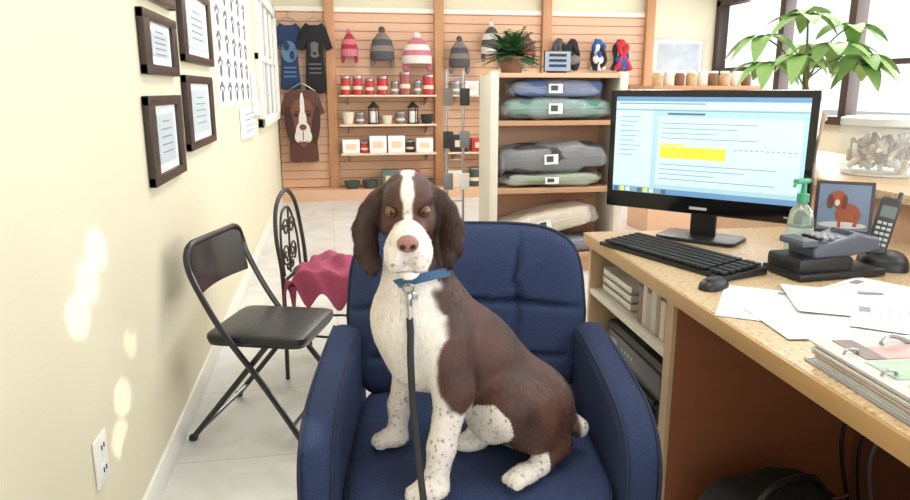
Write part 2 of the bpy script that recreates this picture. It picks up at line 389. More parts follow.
def in_cert(s,w,h,fw,fx):
    s.bb(-w/2+fx+.05,w/2-fx-.05,-.015,-.01,-h/2+fw+.03,h/2-fw-.03,M_cpap)
    for i in range(5):
        z=h*.2-i*h*.09; ww=(w-2*fx)*(.22 if i else .14)
        s.bb(-ww,ww,-.0165,-.01,z-.0025,z+.0025,mat('ink_soft',C(140,146,156),.8))
for (y0,y1,z0,z1) in [(2.46,2.98,.98,1.28),(3.12,3.80,1.045,1.36),(3.15,3.90,1.415,1.74),(2.49,3.0,1.35,1.56),(2.5,3.03,1.60,1.80)]:
    wall_picture('framed_certificate',(XL+.001,(y0+y1)/2,(z0+z1)/2),y1-y0,z1-z0,.034,M_cert,in_cert,rz=pi/2,fx=.08)
s=MB(); s.bb(.001,.004,4.1,5.75,1.2,1.92,M_paper)
for i in range(5):
    for j in range(5):
        cy=4.27+i*.33; cz=1.28+j*.14
        for (dy,dz,r) in ((0,-.015,.05),(-.07,.03,.024),(-.025,.05,.024),(.025,.05,.024),(.07,.03,.024)):
            n=10; vs=[(.0055,cy+dy+r*math.cos(2*pi*k/n),cz+dz+r*.75*math.sin(2*pi*k/n)) for k in range(n)]
            s.add(vs,[tuple(range(n))],mat('poster_ink',C(110,112,120),.8))
s.build('paw_print_poster',(XL,0,0),fixn=False)
for (y0,y1,z0,z1) in [(5.0,5.8,.96,1.18),(5.85,6.2,1.1,1.45)]:
    s=MB(); s.grid(lambda u,v:(.004+.03*(1-v)*(1-v)*u,y0+(y1-y0)*u,z0+(z1-z0)*v),8,8,M_paper)
    for k in range(4): s.bb(.03,.032,y0+.1,y1-.15,z0+.05+k*.04,z0+.054+k*.04,M_ink)
    s.build('paper_notice',(XL,0,0))
s=MB(); s.box((.005,0,0),(.008,.085,.125),M_white,bev=.003)
for dz in (.03,-.03):
    s.box((.009,0,dz),(.004,.045,.04),M_paper,bev=.002)
    for dy in (-.009,.009): s.box((.012,dy,dz+.004),(.002,.004,.012),M_blk)
s.build('wall_outlet',(XL,1.72,.40))

# ------------------------------------------------------------ display unit (dog beds)
M_cream=mat('cream_panel',C(214,208,194),.5,var=.03)
s=MB(); gy0,gy1=4.72,5.10
for x in (1.10,2.02): 
    s.bb(x-.02,x+.02,gy0,gy1,0,1.40,M_cream,bev=.004)
    s.bb(x-.03,x+.03,gy0-.02,gy0+.03,0,1.42,M_cream,bev=.01)
s.bb(1.1,2.02,gy1-.02,gy1,.05,1.38,M_slat)
Mse=mat('shelf_edge',C(184,142,108),.5)
for z in (.14,.62,1.09):
    s.bb(1.12,1.99,gy0+.0,gy1-.02,z-.028,z,M_slat,bev=.003); s.bb(1.12,1.99,gy0-.006,gy0+.002,z-.03,z,Mse)
s.bb(1.09,2.03,gy0-.01,gy1+.01,1.38,1.41,M_slat,bev=.003)
s.bb(1.12,1.99,gy0+.05,gy1,0,.11,M_slat)
s.build('shelf_display_unit')
Mwrap=mat('plastic_wrap',C(235,240,245),.08,var=0,alpha=.22,bump=1.0,bscale=26,spec=1)
def plush(name,c,sz,col,n=.12,rot=(0,0,0),plastic=True,seed=1):
    s=MB(); m=mat('fabric_'+name+str(seed),C(*col),.8,var=.3,vscale=9,bump=.6,bscale=14)
    s.sq((0,0,0),sz,m,.45,.35,nu=40,nv=16,noise=n,seed=seed)
    pts=[]
    for k in range(40):
        a=2*pi*k/40; cx=math.copysign(abs(math.cos(a))**.35,math.cos(a)); sy=math.copysign(abs(math.sin(a))**.35,math.sin(a))
        pts.append((cx*sz[0]*1.0,sy*sz[1]*1.0,0.0))
    s.tube(pts,.007,m,6,closed=True)
    if plastic:
        s.sq((0,0,0.002),(sz[0]+.014,sz[1]+.012,sz[2]+.004),Mwrap,.5,.3,nu=56,nv=20,noise=n*2.6,seed=seed+20)
        s.sq((-sz[0]-.01,-.03,-sz[2]*.3),(.035,.10,sz[2]*.55),Mwrap,.8,.8,nu=20,nv=12,noise=.5,seed=seed+7)
        s.box((-.04,-sz[1]-.018,.0),(.10,.003,min(.07,sz[2]*1.1)),M_paper); s.box((-.05,-sz[1]-.0205,.003),(.05,.003,min(.04,sz[2]*.6)),Mg)
    return s.build(name,c,rot=rot)
plush('folded_dog_bed',(1.58,4.90,1.172),(.37,.15,.068),(78,128,118),seed=2)
plush('folded_dog_bed',(1.58,4.90,1.308),(.32,.14,.056),(82,106,160),seed=3)
plush('folded_dog_bed',(1.56,4.90,.825),(.375,.15,.098),(66,64,72),seed=4,rot=(0,-.04,0))
plush('folded_dog_bed',(1.57,4.90,.674),(.35,.15,.042),(132,146,116),seed=5)
plush('folded_dog_bed',(1.52,4.89,.365),(.34,.15,.085),(212,200,178),seed=6,rot=(0,-.2,0))
plush('folded_dog_bed',(1.66,4.89,.20),(.28,.14,.045),(66,74,98),seed=7)
s=MB(); s.box((0,0,.08),(.2,.01,.14),M_blk,bev=.002); s.box((0,-.006,.08),(.19,.004,.13),mat('sign_blue_grey',C(150,164,180),.6))
for k in range(3): s.box((0,-.009,.12-.035*k),(.13,.003,.018),Mnav if k else Mbk)
s.box((0,0,.006),(.12,.06,.012),M_blk); s.build('sale_sign',(1.57,4.82,1.412),rz=.1)
def leaf_mesh(s,base,dirv,up,L,W,m,droop=.3,n=6,fold=.15):
    d=Vector(dirv).normalized(); up=Vector(up); side=d.cross(up).normalized(); upn=side.cross(d).normalized()
    vs=[];fs=[]
    for i in range(n+1):
        t=i/n; w=W*math.sin(pi*min(1,t*.93+.05))**.8*.5
        p=Vector(base)+d*(L*t)-Vector((0,0,1))*(droop*L*t*t)
        vs+= [p-side*w+upn*w*fold,p,p+side*w+upn*w*fold]
    for i in range(n):
        for k in (0,1): fs.append((i*3+k,i*3+k+1,i*3+k+4,i*3+k+3))
    s.add(vs,fs,m)
Mf1=mat('fern_green',C(96,140,96),.6,var=.35,vscale=12); Mpot=mat('terracotta_pot',C(140,100,82),.7)
s=MB(); s.lathe([(.07,0),(.095,.10),(.1,.11),(.09,.11),(.085,.09)],(0,0,0),Mpot,20)
rnd=random.Random(3)
for k in range(120):
    a=rnd.uniform(0,2*pi); el=rnd.uniform(-.1,1.45); L=rnd.uniform(.15,.27)
    d=Vector((math.cos(a)*math.cos(el),math.sin(a)*math.cos(el)*.6,math.sin(el)))
    f=lambda t: Vector((0,0,.11))+d*L*t-Vector((0,0,.06*t*t))
    s.tube([f(t) for t in (0,.25,.5,.75,1)],.002,Mf1,4)
    for i in range(1,10):
        t=i/9; p=f(t)
        if p.z<.02: continue
        sd=d.cross(Vector((0,0,1))).normalized()
        for q in (-1,1): leaf_mesh(s,p,sd*q+d*.5,(0,0,1),.065*(1.1-t*.6),.032,Mf1,.2,3)
s.build('potted_fern',(1.27,4.92,1.412),fixn=False)
s=MB(); 
for x in (0,.12): s.cyl((x,0,0),(x,0,1.43),.010,M_metal,n=10)
s.box((.06,0,.01),(.3,.3,.02),M_metal,bev=.004)
for z in (.5,.8,1.1,1.38): s.cyl((0,0,z),(.12,0,z),.006,M_metal,n=6)
for z in (.74,1.04,1.34):
    for x in (0,.12):
        s.cyl((x,0,z),(x,-.1,z+.01),.004,M_metal,n=6); s.box((x,-.06,z-.09),(.07,.02,.12),[Mcw,Mhg,Mbk,Mgrey][int(z*10+x*10)%4],bev=.004)
s.build('hook_display_stand',(.83,5.05,0))
Mcard=mat('brown_cardboard',C(120,84,66),.8); Mlab=mat('label_dark',C(58,50,52),.6)
s=MB(); s.box((0,0,.16),(.22,.26,.32),Mcard,bev=.006); s.box((0,-.132,.2),(.14,.004,.12),Mlab); s.box((0,0,.325),(.23,.27,.012),Mlab,bev=.003)
s.build('cardboard_box',(.90,4.7,0.0))
s=MB(); s.bb(2.85,3.85,5.95,6.4,0,1.3,M_slat,bev=.005); s.bb(2.82,3.88,5.92,6.43,1.30,1.335,M_wood,bev=.005)
for z in (.4,.8): s.bb(2.9,3.8,5.935,5.95,z,z+.3,M_shelf,bev=.004)
s.build('display_cabinet')
s=MB()
for k in range(9):
    x=2.92+k*.11; m=[mat('treat_tan',C(186,154,110),.6,var=.4,vscale=40),Mc,mat('treat_brown',C(120,84,62),.6)][k%3]
    s.lathe([(.04,0),(.045,.01),(.045,.09),(.035,.11)],(x,6.08,1.336),m,14); s.lathe([(.04,0),(.04,.02)],(x,6.08,1.446),M_white,14)
s.build('treat_jar_row')

# ------------------------------------------------------------ desk
M_desk=speckle_mat('desk_top_laminate',C(200,174,138),C(160,132,98),C(222,204,176))
M_edge=mat('desk_edge_band',C(184,146,98),.45,var=.08)
M_brown=mat('desk_panel_brown',C(150,92,62),.5,var=.15,vscale=4,stretch=(1,1,5))
M_tan=mat('pedestal_tan',C(196,166,128),.5,var=.08)
DO=(.925,2.45); DR=math.radians(-2.5)
s=MB()
s.bb(0.004,1.06,-2.3,0,.742,.78,M_desk,bev=.003); s.bb(-.004,.004,-2.3,0,.738,.779,M_edge,bev=.002)
s.bb(.02,.62,-.74,-.72,0,.742,M_brown); s.bb(.018,.03,-.745,-.70,0,.742,M_tan); s.bb(.02,.6,-.03,-.01,0,.742,M_tan); s.bb(.58,.6,-.72,-.03,0,.742,M_brown)
for z in (.05,.27,.57): s.bb(.022,.58,-.72,-.03,z-.02,z,mat('shelf_white_laminate',C(214,208,194),.5))
s.bb(.98,1.0,-2.3,-.0,0,.742,M_brown); s.bb(.6,.98,-.05,-.03,0,.742,M_brown)
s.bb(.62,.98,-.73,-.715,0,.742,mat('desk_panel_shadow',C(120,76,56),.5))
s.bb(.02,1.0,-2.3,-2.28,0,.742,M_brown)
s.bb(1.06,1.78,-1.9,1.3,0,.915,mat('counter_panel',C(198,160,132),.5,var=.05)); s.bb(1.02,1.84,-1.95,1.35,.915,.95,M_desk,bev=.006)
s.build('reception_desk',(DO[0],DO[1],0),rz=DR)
s=MB(); 
for k in range(3): 
    z=.572+k*.03
    s.bb(.06,.3,-.34,-.06,z,z+.006,M_white); s.bb(.06,.066,-.34,-.06,z,z+.022,M_white); s.bb(.06,.3,-.34,-.334,z,z+.026,M_white); s.bb(.06,.3,-.066,-.06,z,z+.026,M_white)
s.build('paper_tray_stack',(DO[0],DO[1],0),rz=DR)
s=MB(); y=-.68
for k,(t,hh,cc) in enumerate([(.03,.13,(214,204,198)),(.02,.14,(180,128,124)),(.035,.12,(220,210,196)),(.025,.135,(176,150,142)),(.04,.13,(210,204,200)),(.03,.115,(196,180,164)),(.03,.13,(216,210,204)),(.03,.12,(150,116,114))]):
    s.bb(.05,.25,y,y+t,.571,.571+hh,mat('book_cover_%d'%k,C(*cc),.6),bev=.002); s.bb(.055,.252,y+.003,y+t-.003,.574,.571+hh-.003,M_paper); y+=t+.002
s.build('book_row',(DO[0],DO[1],0),rz=DR)
Mdg=mat('dark_grey_plastic',C(64,64,68),.4)
# boxy black desktop printer across the middle shelf
s=MB()
s.box((.26,-.37,.372),(.38,.56,.20),M_blk,bev=.025,seg=3); s.box((.067,-.37,.415),(.01,.46,.07),Mdg,bev=.004); s.box((.062,-.37,.345),(.012,.40,.014),mat('printer_slot',C(10,10,10),.6),bev=.003)
s.box((.052,-.37,.305),(.06,.36,.010),Mdg,bev=.003); s.box((.064,-.20,.415),(.006,.06,.03),mat('lcd_grey',C(110,120,120),.2)); 
for k in range(4): s.box((.064,-.28-.03*k,.415),(.008,.016,.012),mat('key_grey',C(150,154,162),.4),bev=.002)
s.box((.28,-.37,.477),(.3,.46,.02),Mdg,bev=.006)
s.build('desktop_printer',(DO[0],DO[1],0),rz=DR)
s=MB(); s.box((.25,-.37,.13),(.3,.5,.15),M_blk,bev=.012); s.box((.098,-.37,.13),(.006,.4,.08),Mdg,bev=.003); s.build('storage_box',(DO[0],DO[1],0),rz=DR)

# ------------------------------------------------------------ monitor
ZD=.781
def screen_mat(name,col,e=.9): 
    return mat(name,C(*col),.25,var=.01,emit=e)
s=MB(); W,H=.70,.425
s.box((0,0,0),(W,.035,H),mat('gloss_black',C(14,14,16),.12),bev=.008)
s.box((0,.03,-.01),(W*.6,.04,H*.6),M_blk,bev=.015)
sw,sh=W-.05,H-.085; cz=.018; yy=-.0178
def srect(u0,u1,v0,v1,m,k=1):
    s.bb(-sw/2+u0*sw,-sw/2+u1*sw,yy-.0003*k,yy+.001,cz+sh/2-v1*sh,cz+sh/2-v0*sh,m)
S_bg=screen_mat('screen_pale',(166,204,218),.46); S_w=screen_mat('screen_white',(194,222,228),.48); S_bl=screen_mat('screen_blue',(104,146,190),.5)
S_y=screen_mat('screen_yellow',(212,228,70),.56); S_g=screen_mat('screen_grey',(134,164,180),.38); S_d=screen_mat('screen_dark',(80,104,130),.35)
srect(0,1,0,1,S_bg,1); srect(0,1,0,.045,S_bl,2); srect(0,1,.05,.12,S_w,2); srect(.02,.5,.06,.075,S_g,3); srect(0,1,.13,.14,S_g,3)
srect(.0,.22,.14,.93,S_w,2); srect(.25,.98,.2,.9,S_w,2); srect(.27,.62,.50,.62,S_y,3); srect(.27,.4,.47,.49,S_y,3)
for k in range(9): srect(.03,.03+.12*(1-.3*(k%3)/2),.2+.05*k,.208+.05*k,S_g,3)
for k in range(4): srect(.27,.27+.5*(1-.2*(k%3)),.26+.05*k,.268+.05*k,S_g,3)
for k in range(4): srect(.27,.27+.6*(1-.25*(k%3)),.68+.05*k,.688+.05*k,S_g,3)
for k in range(12): srect(.66+.026*k,.675+.026*k,.50,.51,S_g,3)
srect(.3,.5,.16,.178,S_d,3); srect(0,1,.945,1,S_bl,2)
for k in range(9): srect(.01+.035*k,.035+.035*k,.95,.995,[S_d,S_y,S_w,S_g][k%4],3)
Mlogo=mat('logo_silver',C(190,190,195),.3)
s.box((0,-.0185,-H/2+.022),(.06,.002,.009),Mlogo); s.box((W*.42,-.0185,-H/2+.022),(.03,.002,.005),Mlogo)
zb=-(1.0875-ZD)
Mst2=mat('stand_dark',C(44,44,48),.35,metal=.3)
s.box((0,.05,-.2),(.09,.02,.20),Mst2,rot=(.0,0,0),bev=.006)
s.prism(rrect(.28,.17,.03,5),.012,Mst2,Matrix.Translation((0,.03,zb+.007))@Matrix.Rotation(pi/2,4,'X'),bev=.003)
s.build('computer_monitor',(1.262,2.232,1.0875),rz=math.radians(-48.5))
s=MB(); KL,KW=.54,.17
s.prism([(-KW/2,0),(KW/2,0),(KW/2,.022),(-KW/2,.012)],KL,M_blk,Matrix.Rotation(pi/2,4,'Z'),bev=.002)
Mkey=mat('key_black',C(40,40,44),.45)
for r in range(6):
    yk=-KW/2+.018+r*.026; zk=.016+.01*(r/5)
    x=-KL/2+.02
    while x<KL/2-.02:
        if not(.105<x<.118 or .185<x<.196):
            w=.0175
            if r==0 and -.15<x<.0: w=.145
            s.box((x+w/2-.002,yk,zk+.003),(w-.002,.021,.008),Mkey,bev=.002)
            x+=w+.001
        else: x+=.011
s.build('computer_keyboard',(1.06,1.995,ZD),rz=math.radians(-71.9))
s=MB(); s.sq((0,0,.0),(.03,.052,.03),M_blk,.8,.8)
for i,v in enumerate(s.v): s.v[i]=(v[0],v[1],max(v[2],0))
s.box((0,-.03,.029),(.006,.014,.006),Mdg,bev=.002)
s.build('computer_mouse',(1.0,1.665,ZD),rz=math.radians(-60))
def sheet(name,c,w,h,rz,z,m=None,txt=True,curl=.0,seed=0):
    s=MB(); m=m or M_paper
    s.grid(lambda u,v:((u-.5)*w,(v-.5)*h,curl*((u-.5)**2+abs(v-.5)**3)*.5),10,10,m)
    s.grid(lambda u,v:((u-.5)*w,(v-.5)*h,-.0006+curl*((u-.5)**2+abs(v-.5)**3)*.5),10,10,m)
    if txt:
        rr=random.Random(seed); tm=mat('text_light',C(190,190,198),.8)
        for k in range(12):
            y=h*.42-k*h*.07; x0=-w*.42; x1=x0+w*rr.uniform(.3,.84); zt=.0009+curl*.1
            s.add([(x0,y,zt),(x1,y,zt),(x1,y+h*.010,zt),(x0,y+h*.010,zt)],[(0,1,2,3)],tm)
        s.add([(w*.1,h*.36,.001+curl*.1),(w*.3,h*.36,.001+curl*.1),(w*.3,h*.44,.001+curl*.1),(w*.1,h*.44,.001+curl*.1)],[(0,1,2,3)],mat('logo_print',C(150,144,156),.8))
    return s.build(name,(c[0],c[1],z),rz=rz,fixn=False)
sheet('paper_sheet',(1.05,1.50),.22,.29,math.radians(-35),ZD+.001,seed=1)
sheet('paper_sheet',(1.10,1.35),.29,.22,math.radians(-8),ZD+.003,seed=2)
sheet('paper_sheet',(1.26,1.46),.30,.24,math.radians(-25),ZD+.005,seed=3,curl=.03)
sheet('paper_sheet',(1.42,1.52),.22,.28,math.radians(25),ZD+.002,seed=4)
sheet('paper_sheet',(1.30,1.30),.22,.28,math.radians(50),ZD+.007,seed=5)
s=MB(); rnd=random.Random(9)
pm=[mat('page_pinkish',C(206,180,176),.5),M_paper,mat('page_blue',C(150,166,190),.5),mat('page_green',C(160,180,160),.5),mat('page_rose',C(186,120,116),.5)]
for k in range(11): s.box((rnd.uniform(-.006,.006),rnd.uniform(-.006,.006),.003+k*.0034),(.29,.35,.0028),pm[k%5 if k%2 else 1],rot=(0,0,rnd.uniform(-.01,.01)))
s.box((0,0,.0015),(.31,.37,.003),mat('binder_back',C(150,148,152),.3),bev=.001)
s.box((0,0,.041),(.30,.37,.002),mat('catalogue_cover',C(206,200,196),.25,coat=.5,var=.2,vscale=12))
for (x,y,w,h,c) in [(.03,.10,.2,.06,(188,150,146)),(-.07,.02,.10,.08,(150,176,150)),(.06,.02,.12,.07,(150,160,180)),(-.02,-.07,.2,.05,(200,186,150)),(.06,-.13,.12,.05,(170,120,120)),(-.08,-.13,.1,.06,(120,140,130)),(-.09,.12,.04,.1,(110,90,88))]:
    s.box((x,y,.0425),(w,h,.0015),mat('cover_print_%d'%c[0]+str(c[1]),C(*c),.3,var=.5,vscale=30))
for yy2 in (.1,0,-.1): s.tube(catmull([(-.135,yy2,.03),(-.13,yy2,.05),(-.11,yy2,.05),(-.105,yy2,.04)],5),.003,M_metal,6)
s.tube(catmull([(-.03,.14,.045),(.0,.155,.054),(.03,.14,.045)],5),.005,M_metal,6)
s.build('document_binder',(1.045,.965,ZD),rz=math.radians(-4))
s=MB()
s.box((0,0,.012),(.29,.16,.02),M_blk,bev=.008); s.box((-.05,.0,.04),(.18,.14,.045),M_blk,bev=.014)
Mterm=mat('terminal_grey',C(84,90,104),.4)
s.prism([(-.1,0),(.12,0),(.12,.035),(.05,.06),(-.1,.045)],.11,Mterm,Matrix.Translation((.02,.0,.055))@Matrix.Rotation(-.15,4,'Y'),bev=.008)
s.box((.07,0,.112),(.06,.07,.012),mat('lcd_dark',C(60,72,80),.2),rot=(0,.35,0),bev=.002)
for i in range(4):
    for j in range(3): s.box((.015-i*.022,-.025+j*.025,.109),(.015,.018,.008),[mat('key_grey',C(150,154,162),.4),M_blk][i==3],bev=.002)
s.box((-.095,0,.10),(.05,.1,.02),Mterm,bev=.006)
s.build('card_terminal',(1.395,1.755,ZD),rz=math.radians(4))
Mgr=mat('pump_green',C(70,160,120),.35); Mgel=mat('sanitizer_gel',C(205,225,215),.1,trans=.75,var=.02)
s=MB(); s.lathe([(.034,0),(.038,.008),(.038,.13),(.031,.16),(.014,.18),(.014,.188)],(0,0,0),Mgel,24)
s.lathe([(.039,.03),(.039,.11)],(0,0,0),mat('bottle_label',C(200,214,208),.5,var=.15,vscale=40),24,cap=False)
s.lathe([(.018,.186),(.018,.21),(.009,.213),(.007,.245)],(0,0,0),Mgr,16); s.box((-.012,0,.25),(.058,.02,.015),Mgr,bev=.005); s.cyl((-.038,0,.248),(-.045,0,.234),.005,Mgr,n=8)
s.build('hand_sanitizer_bottle',(1.410,1.896,ZD),rz=.3)
s=MB(); s.sq((0,0,.0),(.07,.075,.05),M_blk,.7,.6)
for i,v in enumerate(s.v): s.v[i]=(v[0],v[1],max(v[2],0))
Mph=mat('phone_dark_grey',C(54,56,60),.35); t=MB()
t.box((0,0,0),(.056,.028,.18),Mph,bev=.012,seg=3); t.box((0,-.0145,.045),(.04,.003,.035),mat('lcd_grey',C(110,120,120),.2)); 
for i in range(5):
    for j in range(3): t.box((-.014+j*.014,-.0155,.01-i*.016),(.011,.004,.009),mat('key_light',C(180,184,188),.4),bev=.002)
t.cyl((.018,0,.085),(.018,0,.11),.006,Mph,n=8)
s.merge(t,Matrix.Translation((-.01,.0,.12))@Matrix.Rotation(.18,4,'Y')@Matrix.Rotation(-.25,4,'X'))
s.build('cordless_phone',(1.62,1.79,ZD),rz=math.radians(-38))
s=MB(); Mpf=mat('photo_frame_dark',C(70,58,60),.4)
t=MB(); t.box((0,0,0),(.19,.014,.19),Mpf,bev=.004); t.box((0,-.008,0),(.165,.003,.165),mat('photo_sky',C(120,140,170),.4,var=.15))
Mpd=mat('photo_dog_brown',C(160,84,56),.5)
disc(t,.015,-.025,.04,.04,Mpd,-.011); disc(t,-.02,.03,.024,.03,Mpd,-.014); disc(t,-.043,.02,.009,.026,mat('photo_ear',C(110,56,40),.5),-.016); disc(t,.002,.02,.009,.026,mat('photo_ear',C(110,56,40),.5),-.016); disc(t,-.022,.015,.008,.012,Mpr,-.018); disc(t,.0,-.065,.078,.012,mat('photo_ground',C(206,206,214),.5),-.013); t.box((.045,-.012,-.045),(.012,.003,.05),Mpd,rot=(0,.3,0)); t.box((-.01,-.012,-.05),(.01,.003,.05),Mpd)
s.merge(t,Matrix.Translation((0,0,.101))@Matrix.Rotation(-.2,4,'X'))
s.box((0,.06,.068),(.04,.004,.125),M_blk,rot=(.35,0,0))
s.build('photo_frame',(1.83,2.235,ZD),rz=math.radians(-36))
s=MB(); s.lathe([(.15,0),(.165,.02),(.17,.19),(.16,.21)],(0,0,0),mat('tub_clear_plastic',C(225,232,232),.1,alpha=.3,var=0),32,cap=False); s.lathe([(.168,.2),(.172,.205),(.172,.232),(.15,.24)],(0,0,0),mat('tub_lid',C(204,208,206),.3),32)
s.lathe([(.15,0),(.15,.004)],(0,0,0),M_white,32)
rnd=random.Random(5); tm=[mat('treat_pale',C(206,184,152),.6),Mc,mat('wrapper_clear',C(206,204,198),.3),mat('treat_tan',C(186,154,110),.6),M_paper,Mcard,Mhw]
for k in range(120):
    a=rnd.uniform(0,6.28); r=.125*math.sqrt(rnd.random()); s.box((r*math.cos(a),r*math.sin(a),.035+rnd.random()*.11),(.055,.02,.018),tm[k%7],rot=(rnd.uniform(0,3),rnd.uniform(0,3),rnd.uniform(0,3)),bev=.006)
s.build('treat_tub',(2.30,2.62,.952))
Mlf=mat('money_tree_leaf',C(138,176,102),.5,var=.25,vscale=6); Mst=mat('stem_green',C(104,120,66),.6); Mtr=mat('trunk_brown',C(120,96,70),.8,bump=.4)
s=MB(); s.lathe([(.07,0),(.075,.01),(.1,.2),(.108,.2),(.108,.235),(.095,.235),(.09,.2)],(0,0,0),mat('ochre_pot',C(150,118,84),.5),28); s.lathe([(.088,0),(.088,.01)],(0,0,.205),mat('soil',C(70,52,40),.9),20)
s.tube(catmull([(0,0,.2),(.01,.01,.3),(-.01,0,.4),(0,0,.46)],5),[.02,.018,.014,.01],Mtr,10)
rnd=random.Random(11)
tips=[(-.26,-.05,.47),(-.22,.05,.60),(-.12,-.12,.68),(.0,.05,.72),(.12,-.1,.64),(.18,0,.56),(.20,-.12,.46),(-.16,-.15,.50),(.08,.12,.56),(-.02,-.2,.55),(.14,-.18,.50)]
for (x,y,z) in tips:
    p0=Vector((rnd.uniform(-.02,.02),0,rnd.uniform(.36,.45))); p1=Vector((x,y,z))
    s.tube(catmull([p0,p0.lerp(p1,.5)+Vector((0,0,.04)),p1],6),.004,Mst,6)
    out=Vector((x,y,.12)).normalized()
    for k in range(6):
        a=2*pi*k/6+rnd.uniform(-.2,.2)
        d=Vector((math.cos(a),math.sin(a),.05))+out*.35
        leaf_mesh(s,p1,d,(0,0,1),rnd.uniform(.14,.2),.082,Mlf,rnd.uniform(.45,1.0),8,.25)
s.build('potted_money_tree',(2.33,3.20,.952),fixn=False)
s=MB()
s.tube(catmull([(1.40,1.60,.74),(1.42,1.60,.55),(1.38,1.58,.35),(1.44,1.6,.15),(1.5,1.62,.02)],8),.006,M_blk,8)
s.tube(catmull([(1.46,1.62,.74),(1.50,1.6,.5),(1.44,1.58,.3),(1.52,1.62,.02)],8),.005,M_blk,8)
s.tube(catmull([(1.52,1.6,.74),(1.50,1.58,.6),(1.56,1.6,.42),(1.50,1.6,.25),(1.57,1.62,.02)],8),.005,mat('cable_grey',C(120,120,124),.5),8)
s.build('power_cables')
s=MB(); s.sq((0,0,.15),(.19,.14,.15),mat('black_nylon',C(22,22,24),.8,bump=.4,bscale=20),.6,.5,noise=.06,seed=3)
s.tube(catmull([(-.12,-.05,.28),(-.06,-.05,.34),(.06,-.05,.34),(.12,-.05,.28)],6),.01,M_blk,8); s.tube([(-.16,-.08,.285),(.16,-.08,.285)],.004,M_metal,6)
s.build('duffel_bag',(1.10,1.46,0),rz=.2)

# ------------------------------------------------------------ folding chair
s=MB(); Mtb=mat('black_steel_tube',C(28,28,30),.3,coat=.3); Mvin=mat('black_vinyl',C(36,36,38),.35,bump=.15,bscale=40)
Wd=.45
rail=[(.46,-.02,.012),(.30,0,.24),(.15,0,.45),(.06,0,.62),(.035,0,.70),(.03,.02,.745),(.028,.06,.762)]
railf=[(x,Wd-y,z) for x,y,z in rail][::-1]
s.tube(catmull(rail,5)+catmull(railf,5),.0115,Mtb,10)
for y in (.028,Wd-.028): s.tube([(-.015,y,.012),(.30,y,.395)],.011,Mtb,10)
s.tube([(.03,.028,.06),(.03,Wd-.028,.06)],.008,Mtb,8); s.tube([(.395,-.01,.10),(.395,Wd+.01,.10)],.008,Mtb,8)
for y in (-.02,Wd+.02): s.sq((.46,y,.012),(.016,.014,.012),M_blk,.6,.6,nu=12,nv=8)
for y in (.028,Wd-.028): s.sq((-.015,y,.012),(.016,.014,.012),M_blk,.6,.6,nu=12,nv=8)
s.sq((.250,Wd/2-.01,.412),(.195,.195,.020),Mvin,.4,.22,nu=48,nv=14)
s.sq((.250,Wd/2-.01,.395),(.190,.190,.012),Mtb,.3,.2,nu=48,nv=8)
def bp(u,v):
    y=.018+u*(Wd-.036); z=.575+v*.175; xr=.035+(.74-z)*.17
    return (xr-.03*math.sin(pi*u)*1.0,y,z)
s.grid(bp,14,6,Mtb); s.grid(lambda u,v:(bp(u,v)[0]-.006,bp(u,v)[1],bp(u,v)[2]),14,6,Mtb)
s.build('folding_chair',(-.55,2.54,0),rz=math.radians(-18))

# ------------------------------------------------------------ iron bistro chair + blanket
s=MB(); Mir=mat('wrought_iron',C(48,42,40),.5)
def st(p,r=.008): s.tube(catmull(p,6),r,Mir,8)
st([(0,0,.0),(.0,.01,.45),(-.02,.01,.66),(-.03,.06,.79),(-.03,.19,.85),(-.03,.32,.79),(-.02,.37,.66),(0,.37,.45),(0,.38,.0)],.010)
st([(-.01,.07,.47),(-.02,.07,.62),(-.03,.12,.74),(-.03,.19,.77),(-.03,.26,.74),(-.02,.31,.62),(-.01,.31,.47)],.006)
def scroll(cy,cz,r,sg,ph):
    s.tube([(-.02,cy+sg*(r*(1-k/26))*math.cos(ph+k*.42),cz+(r*(1-k/26))*math.sin(ph+k*.42)) for k in range(22)],.005,Mir,6)
for sg in (-1,1):
    scroll(.19+sg*.045,.68,.045,sg,0); scroll(.19+sg*.05,.56,.05,sg,-1.2); scroll(.19+sg*.03,.50,.03,sg,1)
st([(-.02,.19,.46),(-.02,.19,.77)],.005)
st([(0,.0,.45),(.36,.0,.45)]); st([(0,.37,.45),(.36,.37,.45)]); st([(.36,0,.45),(.36,.37,.45)]); st([(0,0,.46),(0,.37,.46)])
st([(.36,.0,.45),(.37,-.01,.2),(.40,-.02,0)]); st([(.36,.37,.45),(.37,.38,.2),(.4,.39,0)])
s.tube([(.18+.16*math.cos(2*pi*k/20),.185+.16*math.sin(2*pi*k/20),.2) for k in range(20)],.006,Mir,6,closed=True)
s.lathe([(.17,0),(.185,.01),(.18,.03),(.12,.035)],(.18,.185,.455),mat('seat_cushion_dark',C(60,46,46),.8),28)
s.build('wrought_iron_chair',(-.235,3.10,0),rz=-.25)
s=MB(); Mpk=mat('pink_fleece',C(158,70,98),.95,var=.25,vscale=10,bump=.6,bscale=25)
def tw(u,v):
    x=(u-.5)*.50; y=(v-.5)*.50
    r=max(abs(x-.02)/.17,abs(y)/.18)
    z=.500+.02*math.exp(-((x-.04)**2+y*y)/.02)+.010*math.sin(22*x+9*y+2*math.sin(14*y))+.010*math.sin(31*y-12*x+1)+.008*math.sin(52*x+31*y)
    if r>1: z-=(r-1)*.26+.03*math.sin(30*(x+y)+10*x)*(r-1)*4; x=x*(1-(r-1)*.32); y=y*(1-(r-1)*.32)
    return (x,y,z)
s.grid(tw,64,60,Mpk); s.grid(lambda u,v:(tw(u,v)[0],tw(u,v)[1],tw(u,v)[2]-.006),64,60,Mpk)
s.build('pink_blanket',(.005,3.215,.006),rz=-.25,angle=80,fixn=False)

